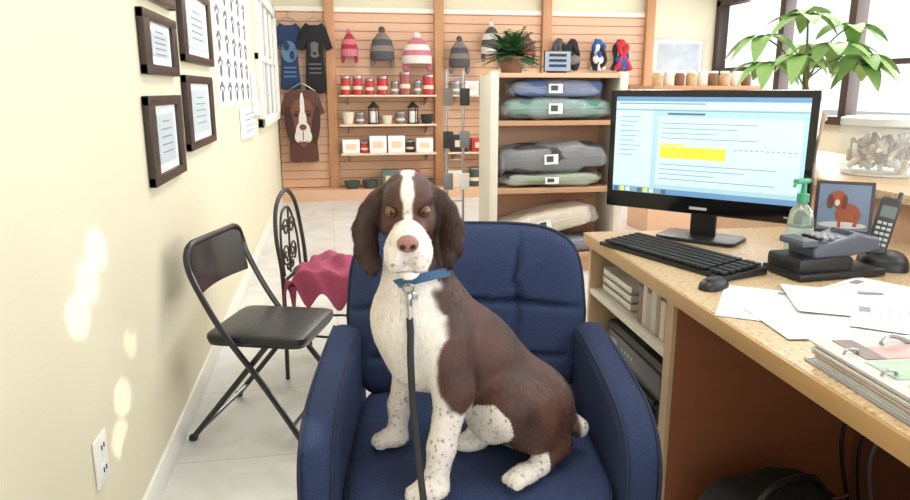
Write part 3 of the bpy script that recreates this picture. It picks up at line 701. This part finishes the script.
# ------------------------------------------------------------ office chair
Mfb=mat('navy_upholstery',C(46,58,90),.9,var=.3,vscale=140,bump=.4,bscale=260,spec=.25)
Mfs=mat('navy_seam',C(30,38,62),.9)
chx,chy,chr_=.318,1.56,math.radians(-8)
root=bpy.data.objects.new('office_chair',None); sc.collection.objects.link(root); root.location=(chx,chy,0); root.rotation_euler=(0,0,chr_)
s=MB()
s.sq((0,-.03,.43),(.288,.31,.07),Mfb,.35,.28,nu=64,nv=24)
s.tube([(.286*math.copysign(abs(math.cos(a))**.28,math.cos(a)),-.03+.308*math.copysign(abs(math.sin(a))**.28,math.sin(a)),.465) for a in [2*pi*k/64 for k in range(64)]],.005,Mfs,6,closed=True)
s.build('seat',parent=root)
s=MB(); NU,NV=80,64
def backf(u,v,front=True):
    a=2*u-1; b_=2*v-1
    hw_=.328-.015*max(0,b_)-.02*max(0,-b_)
    k=5.0
    rr=(abs(a)**k+abs(b_)**k)**(1/k); mx_=max(abs(a),abs(b_))
    sca=(mx_/rr) if rr>1e-6 else 1
    x=a*sca*hw_; zz=b_*sca*.235
    e=max(0,1-(max(abs(a),abs(b_)))**6)
    th=.062*e**.5
    if front:
        g=0
        g+=.020*math.exp(-((b_-(.18-.10*a*a))/.035)**2)
        g+=.016*math.exp(-((abs(a)-.42-.05*b_)/.025)**2)
        g+=.012*math.exp(-((b_+.45)/.04)**2)*(1 if abs(a)<.85 else .3)
        g+=.014*math.exp(-(((abs(a)-.42)/.07)**2+((b_-.16)/.07)**2))
        th=th+.018*e*(math.cos(a*pi/2)*.6+.4)-g*e
        y=-th
    else: y=.035*e**.5
    y-=.05*a*a
    z=.695+zz
    y+=(z-.5)*.22
    return (x,.27+y,z)
s.grid(lambda u,v:backf(u,v,True),NU,NV,Mfb); s.grid(lambda u,v:backf(u,v,False),NU,NV,Mfb)
rim=[]
for k in range(120):
    t=k/120*4
    if t<1: u,v=t,0
    elif t<2: u,v=1,t-1
    elif t<3: u,v=3-t,1
    else: u,v=0,4-t
    rim.append(backf(u,v,False))
s.tube(rim,.006,Mfs,6,closed=True)
s.build('backrest',parent=root,angle=60)
for side,sx in (('left',-1),('right',1)):
    s=MB(); ax_=.333
    pr=[(.30,.30),(.30,.60),(.27,.655),(.2,.675),(-.12,.655),(-.24,.63),(-.30,.58),(-.315,.5),(-.30,.36),(-.26,.30)]
    pr2=[(p.x,p.z) for p in catmull([(a,0,b_) for a,b_ in pr],4,closed=True)]
    s.prism(pr2,.086,Mfb,Matrix.Translation((sx*ax_,0,0))@Matrix.Rotation(pi/2,4,'Z'),bev=.028,seg=4)
    pr3=[(.26,0,.67),(.1,0,.672),(-.12,0,.658),(-.24,0,.632),(-.300,0,.58),(-.315,0,.5),(-.30,0,.36)]
    for off in (-.034,.034): s.tube([(sx*ax_+off,p.x,p.z-.008) for p in catmull(pr3,6)],.0045,Mfs,6)
    s.build('arm_'+side,parent=root,angle=50)
s=MB(); s.box((0,0,.355),(.5,.46,.03),M_blk,bev=.01); s.cyl((0,0,.10),(0,0,.35),.028,M_metal); s.cyl((0,0,.08),(0,0,.14),.05,M_blk)
for sx in (-1,1): s.box((sx*.29,0,.33),(.12,.2,.02),M_blk,bev=.005)
for k in range(5):
    a=2*pi*k/5+.3; d=Vector((math.cos(a),math.sin(a),0))
    s.tube([d*.03+Vector((0,0,.11)),d*.30+Vector((0,0,.085))],[.028,.018],M_blk,10)
    c=d*.30; pp=Vector((-d.y,d.x,0))
    s.cyl(c+Vector((0,0,.06)),c+Vector((0,0,.09)),.008,M_metal,n=8)
    for q in (-1,1): s.cyl(c+pp*.008*q+Vector((0,0,.03)),c+pp*.024*q+Vector((0,0,.03)),.029,M_blk,n=18)
s.build('swivel_base',parent=root)

# ------------------------------------------------------------ DOG
H0=np.array([.145,1.352,1.074])
fwd=Vector((-.115,-.975,-.15)).normalized()
rt=Vector((-fwd.y,fwd.x,0)).normalized()
if rt.x<0: rt=-rt
up2=rt.cross(fwd).normalized()
if up2.z<0: up2=-up2
HR=np.array([list(rt),list(fwd),list(up2)])
def hw(p): return H0+np.array(p)@HR
vox=.0030
lo=np.array([0.0,1.12,.485]); hi=np.array([.60,1.56,1.18])
n=np.ceil((hi-lo)/vox).astype(int)+1
D=np.full(n,.1,dtype=np.float32)
def block(c0,c1,pad):
    a=np.maximum(np.floor((np.minimum(c0,c1)-pad-lo)/vox).astype(int),0); b_=np.minimum(np.ceil((np.maximum(c0,c1)+pad-lo)/vox).astype(int)+1,n)
    sl=tuple(slice(a[i],b_[i]) for i in range(3))
    g=np.meshgrid(*[lo[i]+vox*np.arange(a[i],b_[i]) for i in range(3)],indexing='ij')
    return sl,g
def smin(a,b_,k):
    h=np.clip(.5+.5*(b_-a)/k,0,1); return b_*(1-h)+a*h-k*h*(1-h)
def cone(p0,p1,r0,r1,k=.025):
    p0=np.array(p0,float);p1=np.array(p1,float)
    sl,g=block(p0,p1,max(r0,r1)+k+.02)
    P=np.stack(g,-1)-p0; d=p1-p0; L2=d@d
    t=np.clip((P@d)/L2,0,1)
    q=P-t[...,None]*d
    sd=np.sqrt((q*q).sum(-1))-(r0+(r1-r0)*t)
    D[sl]=smin(D[sl],sd.astype(np.float32),k)
def ell(c,r,R=None,k=.02,sub=False):
    c=np.array(c,float); r=np.array(r,float); m=r.max()
    sl,g=block(c,c,m+k+.02)
    P=np.stack(g,-1)-c
    if R is not None: P=P@R.T
    k0=np.sqrt(((P/r)**2).sum(-1)); k1=np.sqrt(((P/(r*r))**2).sum(-1))+1e-9
    sd=(k0*(k0-1)/k1).astype(np.float32)
    if sub: D[sl]=-smin(-D[sl],sd,k)
    else: D[sl]=smin(D[sl],sd,k)
def hell(p,r,k=.014,rx=0,ry=0,rz=0,sub=False):
    E=np.array(Euler((rx,ry,rz)).to_matrix().transposed())
    ell(hw(p),r,E@HR,k,sub)
# torso
ell((.176,1.385,.805),(.092,.098,.128),k=.03)
ell((.146,1.375,.84),(.078,.088,.085),k=.03)
cone((.188,1.395,.84),(.28,1.41,.735),.088,.095,.04)
cone((.28,1.41,.735),(.378,1.42,.63),.097,.100,.04)
ell((.415,1.425,.598),(.093,.095,.093),k=.03)
# neck
cone((.158,1.385,1.03),(.162,1.385,.94),.052,.058,.03)
cone((.162,1.385,.94),(.172,1.385,.86),.059,.080,.035)
# front legs (near)
cone((.206,1.315,.80),(.224,1.285,.715),.056,.042,.03)
cone((.224,1.285,.715),(.196,1.268,.60),.036,.027,.02)
cone((.196,1.268,.60),(.186,1.262,.545),.027,.025,.015)
ell((.172,1.250,.522),(.038,.033,.022),k=.015)
for dx,dy in ((-.030,-.016),(-.036,-.002),(-.034,.012)): ell((.172+dx,1.250+dy-.008,.516),(.018,.010,.014),k=.006)
# far front leg
cone((.150,1.455,.80),(.155,1.47,.70),.050,.037,.03)
cone((.155,1.47,.70),(.133,1.485,.595),.034,.025,.02)
cone((.133,1.485,.595),(.128,1.482,.545),.025,.023,.015)
ell((.115,1.472,.522),(.036,.030,.021),k=.015)
for dx,dy in ((-.028,-.016),(-.034,-.003),(-.030,.012)): ell((.115+dx,1.472+dy,.516),(.017,.010,.014),k=.006)
# near hind leg
cone((.425,1.385,.612),(.35,1.318,.655),.086,.057,.035)
cone((.35,1.318,.650),(.395,1.318,.60),.057,.049,.03)
cone((.395,1.32,.60),(.465,1.335,.548),.045,.028,.025)
cone((.465,1.335,.545),(.41,1.295,.522),.026,.023,.015)
RF=np.array([[.86,.5,0],[-.5,.86,0],[0,0,1]])
ell((.372,1.272,.520),(.045,.026,.021),RF,k=.012)
for q in (-.016,0,.016): ell((.345+.5*q*.9,1.258-.86*q,.515),(.018,.010,.013),RF,k=.006)
# far hind foot + belly
cone((.36,1.46,.60),(.31,1.44,.53),.05,.03,.02)
ell((.285,1.425,.520),(.042,.026,.021),k=.012)
ell((.318,1.37,.62),(.05,.065,.07),k=.03)
# tail
cone((.48,1.42,.575),(.525,1.375,.560),.030,.022,.015)
# head
hell((0,-.012,.014),(.053,.074,.056))
hell((0,.028,.026),(.041,.038,.036))
for sx in (-1,1):
    hell((sx*.026,.034,.034),(.019,.020,.014),.014)
    hell((sx*.032,.012,-.020),(.027,.045,.036),.018)
    hell((sx*.0215,.101,-.054),(.0240,.046,.036),.010)
hell((0,.078,-.026),(.030,.068,.029),.016)
hell((0,.11,-.018),(.027,.045,.020),.012)
hell((0,.078,-.082),(.026,.052,.017),.008)
hell((0,.098,-.094),(.020,.030,.011),.008)
hell((0,.150,-.019),(.0195,.013,.0155),.004)
hell((0,.156,-.058),(.003,.02,.022),.004,sub=True)
for sx in (-1,1):
    hell((sx*.0325,.062,.010),(.0125,.012,.0095),.005,ry=sx*.25,sub=True)
    hell((sx*.009,.161,-.021),(.0035,.006,.004),.002,sub=True)
# ears
earpts=[((.044,-.016,.026),(.018,.022,.016)),((.060,-.010,.012),(.022,.019,.022)),((.075,-.004,-.012),(.026,.015,.030)),((.085,.004,-.044),(.029,.013,.036)),((.084,.010,-.080),(.028,.012,.032)),((.074,.014,-.110),(.021,.010,.024))]
for sx in (-1,1):
    for (p,r) in earpts:
        hell((sx*p[0],p[1],p[2]+(.010 if sx>0 and p[2]<-.05 else 0)),r,.008,rz=sx*.5)
def surfnet(D,lo,h):
    S=D<0; nx,ny,nz=D.shape
    c=[(i,j,k) for i in (0,1) for j in (0,1) for k in (0,1)]
    cnt=np.zeros((nx-1,ny-1,nz-1),np.int8)
    for (i,j,k) in c: cnt+=S[i:nx-1+i,j:ny-1+j,k:nz-1+k]
    act=(cnt>0)&(cnt<8); I=np.argwhere(act); idx=-np.ones(act.shape,np.int64); idx[act]=np.arange(len(I))
    pos=np.zeros((len(I),3)); w=np.zeros(len(I))
    def dv(o): return D[I[:,0]+o[0],I[:,1]+o[1],I[:,2]+o[2]]
    for ax in range(3):
        for a in (0,1):
            for b_ in (0,1):
                o0=[0,0,0]; oth=[q for q in range(3) if q!=ax]; o0[oth[0]]=a; o0[oth[1]]=b_; o1=list(o0); o1[ax]=1
                d0=dv(o0).astype(float); d1=dv(o1).astype(float); m=(d0<0)!=(d1<0)
                t=np.where(m,d0/(d0-d1+1e-12),0)
                p=np.array(o0,float)[None,:].repeat(len(I),0); p[:,ax]+=t
                pos[m]+=p[m]; w[m]+=1
    pos=pos/w[:,None]+I
    V=lo+pos*h; Q=[]
    for ax in range(3):
        sl0=[slice(None)]*3; sl1=[slice(None)]*3; sl0[ax]=slice(0,-1); sl1[ax]=slice(1,None)
        ch=S[tuple(sl0)]!=S[tuple(sl1)]
        E=np.argwhere(ch); o=[q for q in range(3) if q!=ax]
        E=E[(E[:,o[0]]>0)&(E[:,o[1]]>0)&(E[:,o[0]]<D.shape[o[0]]-1)&(E[:,o[1]]<D.shape[o[1]]-1)]
        ins=S[E[:,0],E[:,1],E[:,2]]
        def cell(a,b_):
            F=E.copy(); F[:,o[0]]-=a; F[:,o[1]]-=b_; return idx[F[:,0],F[:,1],F[:,2]]
        q=np.stack([cell(1,1),cell(0,1),cell(0,0),cell(1,0)],1)
        flip=ins if ax!=1 else ~ins
        q[~flip]=q[~flip][:,::-1]; Q.append(q)
    return V,np.concatenate(Q)
V,Q=surfnet(D,lo,vox)
def sn(p,f,ph): return (np.sin(p[:,0]*f+ph)+np.sin(p[:,1]*f*1.3+ph*2+p[:,0]*f*.5)+np.sin(p[:,2]*f*1.1+ph*3+p[:,1]*f*.6))/3
BR=np.array(C(84,52,42)[:3]); BD=np.array(C(62,39,32)[:3]); WH=np.array(C(232,224,218)[:3]); NO=np.array(C(158,110,104)[:3]); DK=np.array(C(42,29,26)[:3])
# random ticking spots
rs=np.random.RandomState(4)
tc_=V[rs.randint(0,len(V),2600)]; tr_=rs.uniform(.0014,.0034,len(tc_))
from mathutils.kdtree import KDTree
kd=KDTree(len(tc_))
for i,p in enumerate(tc_): kd.insert(Vector(p),i)
kd.balance()
def ticks(p):
    out=np.zeros(len(p))
    for i,q in enumerate(p):
        co_,ix,ds=kd.find(Vector(q))
        out[i]=min(1,max(0,(tr_[ix]-ds)/.0012+.3)) if ds<tr_[ix]+.0004 else 0
    return out
def dogcol(p):
    q=(p-H0)@HR.T
    x,yf,z=q[:,0],q[:,1],q[:,2]; X,Y,Z=p[:,0],p[:,1],p[:,2]
    nz=sn(p,70,1.0)*.012+sn(p,170,2.0)*.005
    def sm(a,b_,v): t=np.clip((v-a)/(b_-a),0,1); return t*t*(3-2*t)
    ishead=(Z>.970)|((z>-.125)&(yf>.03)&(Z>.94))|((np.abs(x)>.053)&(z>-.135)&(Z>.93))
    bound=.213-.10*np.clip(Z-.80,0,.2)
    wb=sm(.012,-.012,X-bound+nz)
    wb=np.maximum(wb,sm(.70,.68,Z+nz)*(X<.27))
    sh=((X-.238)/.055)**2+((Y-1.26)/.085)**2+((Z-.76)/.085)**2
    wb=wb*sm(.8,1.1,sh+nz*12)
    wb=np.maximum(wb,sm(.012,-.008,((X-.300)/.042)**2+((Z-.605)/.07)**2-1+nz*20)*(Y<1.42)*(Y>1.1))
    wb=np.maximum(wb,sm(.553,.543,Z+nz)*(X<.43)); wb=np.maximum(wb,(X<.39)*(Y>1.39)*sm(.60,.57,Z))
    wb=np.maximum(wb,sm(.518,.530,X)*.8)
    wb=wb*(1-sm(.19,.21,X+nz)*(Z>.87))
    bl=.0065+.004*np.clip((z-.02)/.05,0,1)+.03*np.clip((yf-.078)/.03,0,1)
    wh=sm(.003,-.003,np.abs(x)-bl+nz*.35)*((z>-.02)|(yf>.06))
    wh=np.maximum(wh,sm(.076,.088,yf+nz+.25*np.clip(-.03-z,0,.05)))
    wh=np.maximum(wh,(z<-.07)*(np.abs(x)<.037)*(yf>.0)*1.0)
    ear=(np.abs(x)>.052)
    wh=np.where(ear,0,wh)
    w=np.where(ishead,wh,wb)[:,None]
    br=BR+(BD-BR)*sm(-.6,.6,sn(p,45,4.0))[:,None]
    br=np.where((ishead&ear)[:,None],BD*1.05,br)
    ear_shade=(sm(.007,.002,np.abs(np.abs(x)-.053))*(z<.02)*(z>-.12)*ishead*.5)[:,None]  # crease shade between ear and cheek, painted into the brown coat colour
    br=br*(1-ear_shade)
    col=br*(1-w)+WH*w
    reg=((Z<.72)&(Z>.515))*1.0+(ishead&(yf>.06))*.8+((Z>=.72)&(~ishead))*.25
    tick=ticks(p)*reg*.75
    col=col*(1-tick[:,None])+(BR*1.7)*tick[:,None]
    nn=((x/.022)**2+((yf-.153)/.018)**2+((z+.019)/.0185)**2)
    nm=sm(1.15,.95,nn)[:,None]; col=col*(1-nm)+NO*nm
    for sx in (-1,1):
        nd=sm(.0065,.004,np.sqrt((x-sx*.009)**2+(z+.021)**2))[:,None]*(yf>.145)[:,None]; col=col*(1-nd)+DK*nd
        ed=sm(.0170,.0125,np.sqrt((x-sx*.0325)**2+(yf-.056)**2+((z-.010)*1.25)**2))[:,None]; col=col*(1-ed)+DK*1.3*ed
    ml=sm(.004,.001,np.abs(z+.080+.08*np.abs(x)))*(yf>.06)*(np.abs(x)<.047)*.65
    col=col*(1-ml[:,None])+(DK*2)*ml[:,None]
    return np.clip(col,0,1)
colv=dogcol(V)
me=bpy.data.meshes.new('dog_body'); me.from_pydata(V.tolist(),[],Q.tolist()); me.update()
bmx=bmesh.new(); bmx.from_mesh(me); bmesh.ops.recalc_face_normals(bmx,faces=bmx.faces)
bmesh.ops.smooth_vert(bmx,verts=bmx.verts,factor=.4,use_axis_x=True,use_axis_y=True,use_axis_z=True); bmx.to_mesh(me); bmx.free()
ca=me.color_attributes.new('Col','FLOAT_COLOR','POINT')
ca.data.foreach_set('color',np.concatenate([colv,np.ones((len(colv),1))],1).astype(np.float32).ravel())
me.polygons.foreach_set('use_smooth',[True]*len(me.polygons))
Mdog=attr_mat('dog_coat',.52,.35,260,(1,1,.3),.45); me.materials.append(Mdog)
dogroot=bpy.data.objects.new('springer_spaniel_dog',None); sc.collection.objects.link(dogroot)
ob=bpy.data.objects.new('body',me); sc.collection.objects.link(ob); ob.parent=dogroot
s=MB(); Mey=mat('eye_amber',C(112,72,46),.12,coat=.5); Mpu=mat('eye_pupil',C(12,9,8),.1,coat=.5)
for sx in (-1,1):
    c=hw((sx*.0318,.0498,.0100)); s.sq(tuple(c),(.0115,.0115,.0115),Mey,1,1,nu=20,nv=14)
    c=hw((sx*.0311,.0562,.0102)); s.sq(tuple(c),(.0060,.0060,.0060),Mpu,1,1,nu=16,nv=10)
s.build('eyes',parent=dogroot)
Vn=np.empty(len(me.vertices)*3); me.vertices.foreach_get('co',Vn); Vn=Vn.reshape(-1,3)
Nn=np.empty(len(me.vertices)*3); me.vertices.foreach_get('normal',Nn); Nn=Nn.reshape(-1,3)
ns=60000
pick=np.random.randint(0,len(Vn),ns)
P=Vn[pick]+np.random.randn(ns,3)*.001; Nr=Nn[pick]; qh=(P-H0)@HR.T
face=(qh[:,1]>.02)&(P[:,2]>.95)&(np.abs(qh[:,0])<.05)
eard=(np.abs(qh[:,0])>.053)&(qh[:,2]>-.14)&(qh[:,2]<.05)&(P[:,2]>.9)
nosez=((qh[:,0]/.024)**2+((qh[:,1]-.153)/.02)**2+((qh[:,2]+.019)/.021)**2)<1.1
eyez=(np.sqrt((np.abs(qh[:,0])-.033)**2+(qh[:,1]-.058)**2+(qh[:,2]-.010)**2)<.018)
keep=~(nosez|eyez|(P[:,2]<.512)); P,Nr,face,eard,qh=P[keep],Nr[keep],face[keep],eard[keep],qh[keep]; ns=len(P)
L=np.where(face,.0035,.0065)*np.random.uniform(.6,1.3,ns); L=np.where(eard,.014,L); chest=(P[:,0]<.2)&(P[:,2]<.92)&(P[:,2]>.70); L=np.where(chest,L*1.2,L)
flow=np.tile(np.array([.25,.0,-1.0]),(ns,1)); 
fb=-np.array(list(fwd)); flow=np.where(face[:,None],fb+np.array([0,0,-.2]),flow)
flow+=np.random.randn(ns,3)*.18
flow-=Nr*(flow*Nr).sum(1)[:,None]; flow/=np.linalg.norm(flow,axis=1)[:,None]+1e-9
d=flow*.98+Nr*.12; side=np.cross(Nr,flow); side/=np.linalg.norm(side,axis=1)[:,None]+1e-9
wd=np.where(face,.0006,.0009)[:,None]
A=P-side*wd-Nr*.001; B=P+side*wd-Nr*.001; Cc=P+d*L[:,None]
fv=np.stack([A,B,Cc],1).reshape(-1,3); ff=np.arange(ns*3).reshape(-1,3)
fc=dogcol(P)*np.random.uniform(.9,1.1,(ns,1)); fc=np.repeat(np.clip(fc,0,1),3,0)
fm=bpy.data.meshes.new('fur'); fm.from_pydata(fv.tolist(),[],ff.tolist()); fm.update()
ca=fm.color_attributes.new('Col','FLOAT_COLOR','POINT'); ca.data.foreach_set('color',np.concatenate([fc,np.ones((len(fc),1))],1).astype(np.float32).ravel())
fm.materials.append(Mdog)
fo=bpy.data.objects.new('fur',fm); sc.collection.objects.link(fo); fo.parent=dogroot
# collar & leash
s=MB(); Mcol=mat('blue_nylon',C(46,88,124),.6,bump=.3,bscale=200)
cc=Vector((.167,1.378,.922)); ax=Vector((-.20,.30,1)).normalized(); u1=Vector((1,0,0)); u1=(u1-ax*u1.dot(ax)).normalized(); u2=ax.cross(u1)
vs=[];fs=[];nn_=48; RX,RY=.0645,.0705
for k in range(nn_):
    a=2*pi*k/nn_; dd=u1*math.cos(a)*RX+u2*math.sin(a)*RY; dn=dd.normalized()
    for (o1,o2) in ((-.002,-.009),(.003,-.009),(.003,.009),(-.002,.009)): vs.append(cc+dd+dn*o1+ax*o2)
for k in range(nn_):
    k2=(k+1)%nn_
    for j in range(4): fs.append((k*4+j,k*4+(j+1)%4,k2*4+(j+1)%4,k2*4+j))
s.add(vs,fs,Mcol)
dfr=(u1*-.40-u2*.92); dfr=dfr if dfr.y<0 else (u1*-.40+u2*.92)
fr=cc+dfr*.075
s.tube([tuple(fr+Vector((.010*math.cos(a),-.008-.004*math.sin(a),-.012+.010*math.sin(a)))) for a in [2*pi*k/16 for k in range(16)]],.002,M_metal,6,closed=True)
s.box(tuple(fr+Vector((.012,-.012,-.026))),(.012,.003,.016),M_metal,bev=.003)
s.build('dog_collar')
s=MB(); f0=fr+Vector((0,-.018,-.024))
s.sq(tuple(f0+Vector((0,-.002,-.010))),(.006,.005,.016),M_metal,.8,.8,nu=12,nv=8); s.tube([f0+Vector((0,-.003,-.02)),f0+Vector((0,-.008,-.045))],.004,M_metal,8)
e0=f0+Vector((0,-.008,-.042))
lp=catmull([e0,e0+Vector((0,-.012,-.03)),(.134,1.246,.80),(.136,1.238,.72),(.141,1.222,.64),(.147,1.203,.56),(.152,1.185,.50),(.154,1.172,.43),(.154,1.165,.15),(.15,1.15,.03)],8)
s.tube(lp,.0068,mat('black_nylon_strap',C(28,27,28),.6),8,flat=.35); s.build('dog_leash')

# ------------------------------------------------------------ lights
def area(name,loc,rot,sx,sy,e,col=(1,1,1)):
    l=bpy.data.lights.new(name,'AREA'); l.shape='RECTANGLE'; l.size=sx; l.size_y=sy; l.energy=e; l.color=col
    o=bpy.data.objects.new(name,l); sc.collection.objects.link(o); o.location=loc; o.rotation_euler=rot; return o
Mem=mat('diffuser_panel',C(255,252,245),.5,emit=2.2,var=0)
for (x,y) in ((.6,1.2),(3.0,1.2),(.6,4.0),(3.0,4.0),(.6,6.8),(3.0,6.8)):
    s=MB(); s.box((0,0,0),(.62,1.22,.04),M_white,bev=.004); s.box((0,0,-.02),(.56,1.16,.01),Mem); s.build('ceiling_light_fixture',(x,y,ZC-.022))
    area('ceiling_area_light',(x,y,ZC-.06),(0,0,0),.55,1.15,16 if y<3 else 30,(1,.98,.95))
area('storefront_daylight',(2.3,YB-.15,1.5),(pi/2,0,0),5,2,98,(.95,.98,1))
area('side_window_daylight',(XR+.12,4,1.7),(0,pi/2,0),1.35,8.5,235,(.95,.98,1))
def sunspot(src,tgt,ang,e):
    l=bpy.data.lights.new('sun_shaft','SPOT'); l.energy=e; l.spot_size=math.radians(ang); l.spot_blend=.3; l.shadow_soft_size=.01; l.color=(1,.96,.88)
    o=bpy.data.objects.new('sun_shaft',l); sc.collection.objects.link(o); o.location=src
    o.rotation_euler=(Vector(tgt)-Vector(src)).to_track_quat('-Z','Y').to_euler()
for (y,z) in ((1.70,.78),(1.79,.84),(1.88,.90)): sunspot((2.9,-1.9,2.2),(XL,y,z),1.3,1100)
for (y,z) in ((2.08,.58),(2.14,.68)): sunspot((2.9,-1.9,2.3),(XL,y,z),1.0,800)
for (y,z) in ((1.90,.36),(1.95,.46)): sunspot((2.9,-1.9,2.2),(XL,y,z),1.2,1000)
w=bpy.data.worlds.new('World'); sc.world=w; w.use_nodes=True
bg=w.node_tree.nodes['Background']; bg.inputs[0].default_value=(.92,.96,1,1); bg.inputs[1].default_value=1.4

cam=bpy.data.cameras.new('Camera'); cam.sensor_width=36; cam.lens=700/910*36; cam.clip_start=.05
co=bpy.data.objects.new('Camera',cam); sc.collection.objects.link(co); co.location=(0,0,1.3); co.rotation_euler=(math.radians(90-12.9),0,math.radians(-10)); sc.camera=co
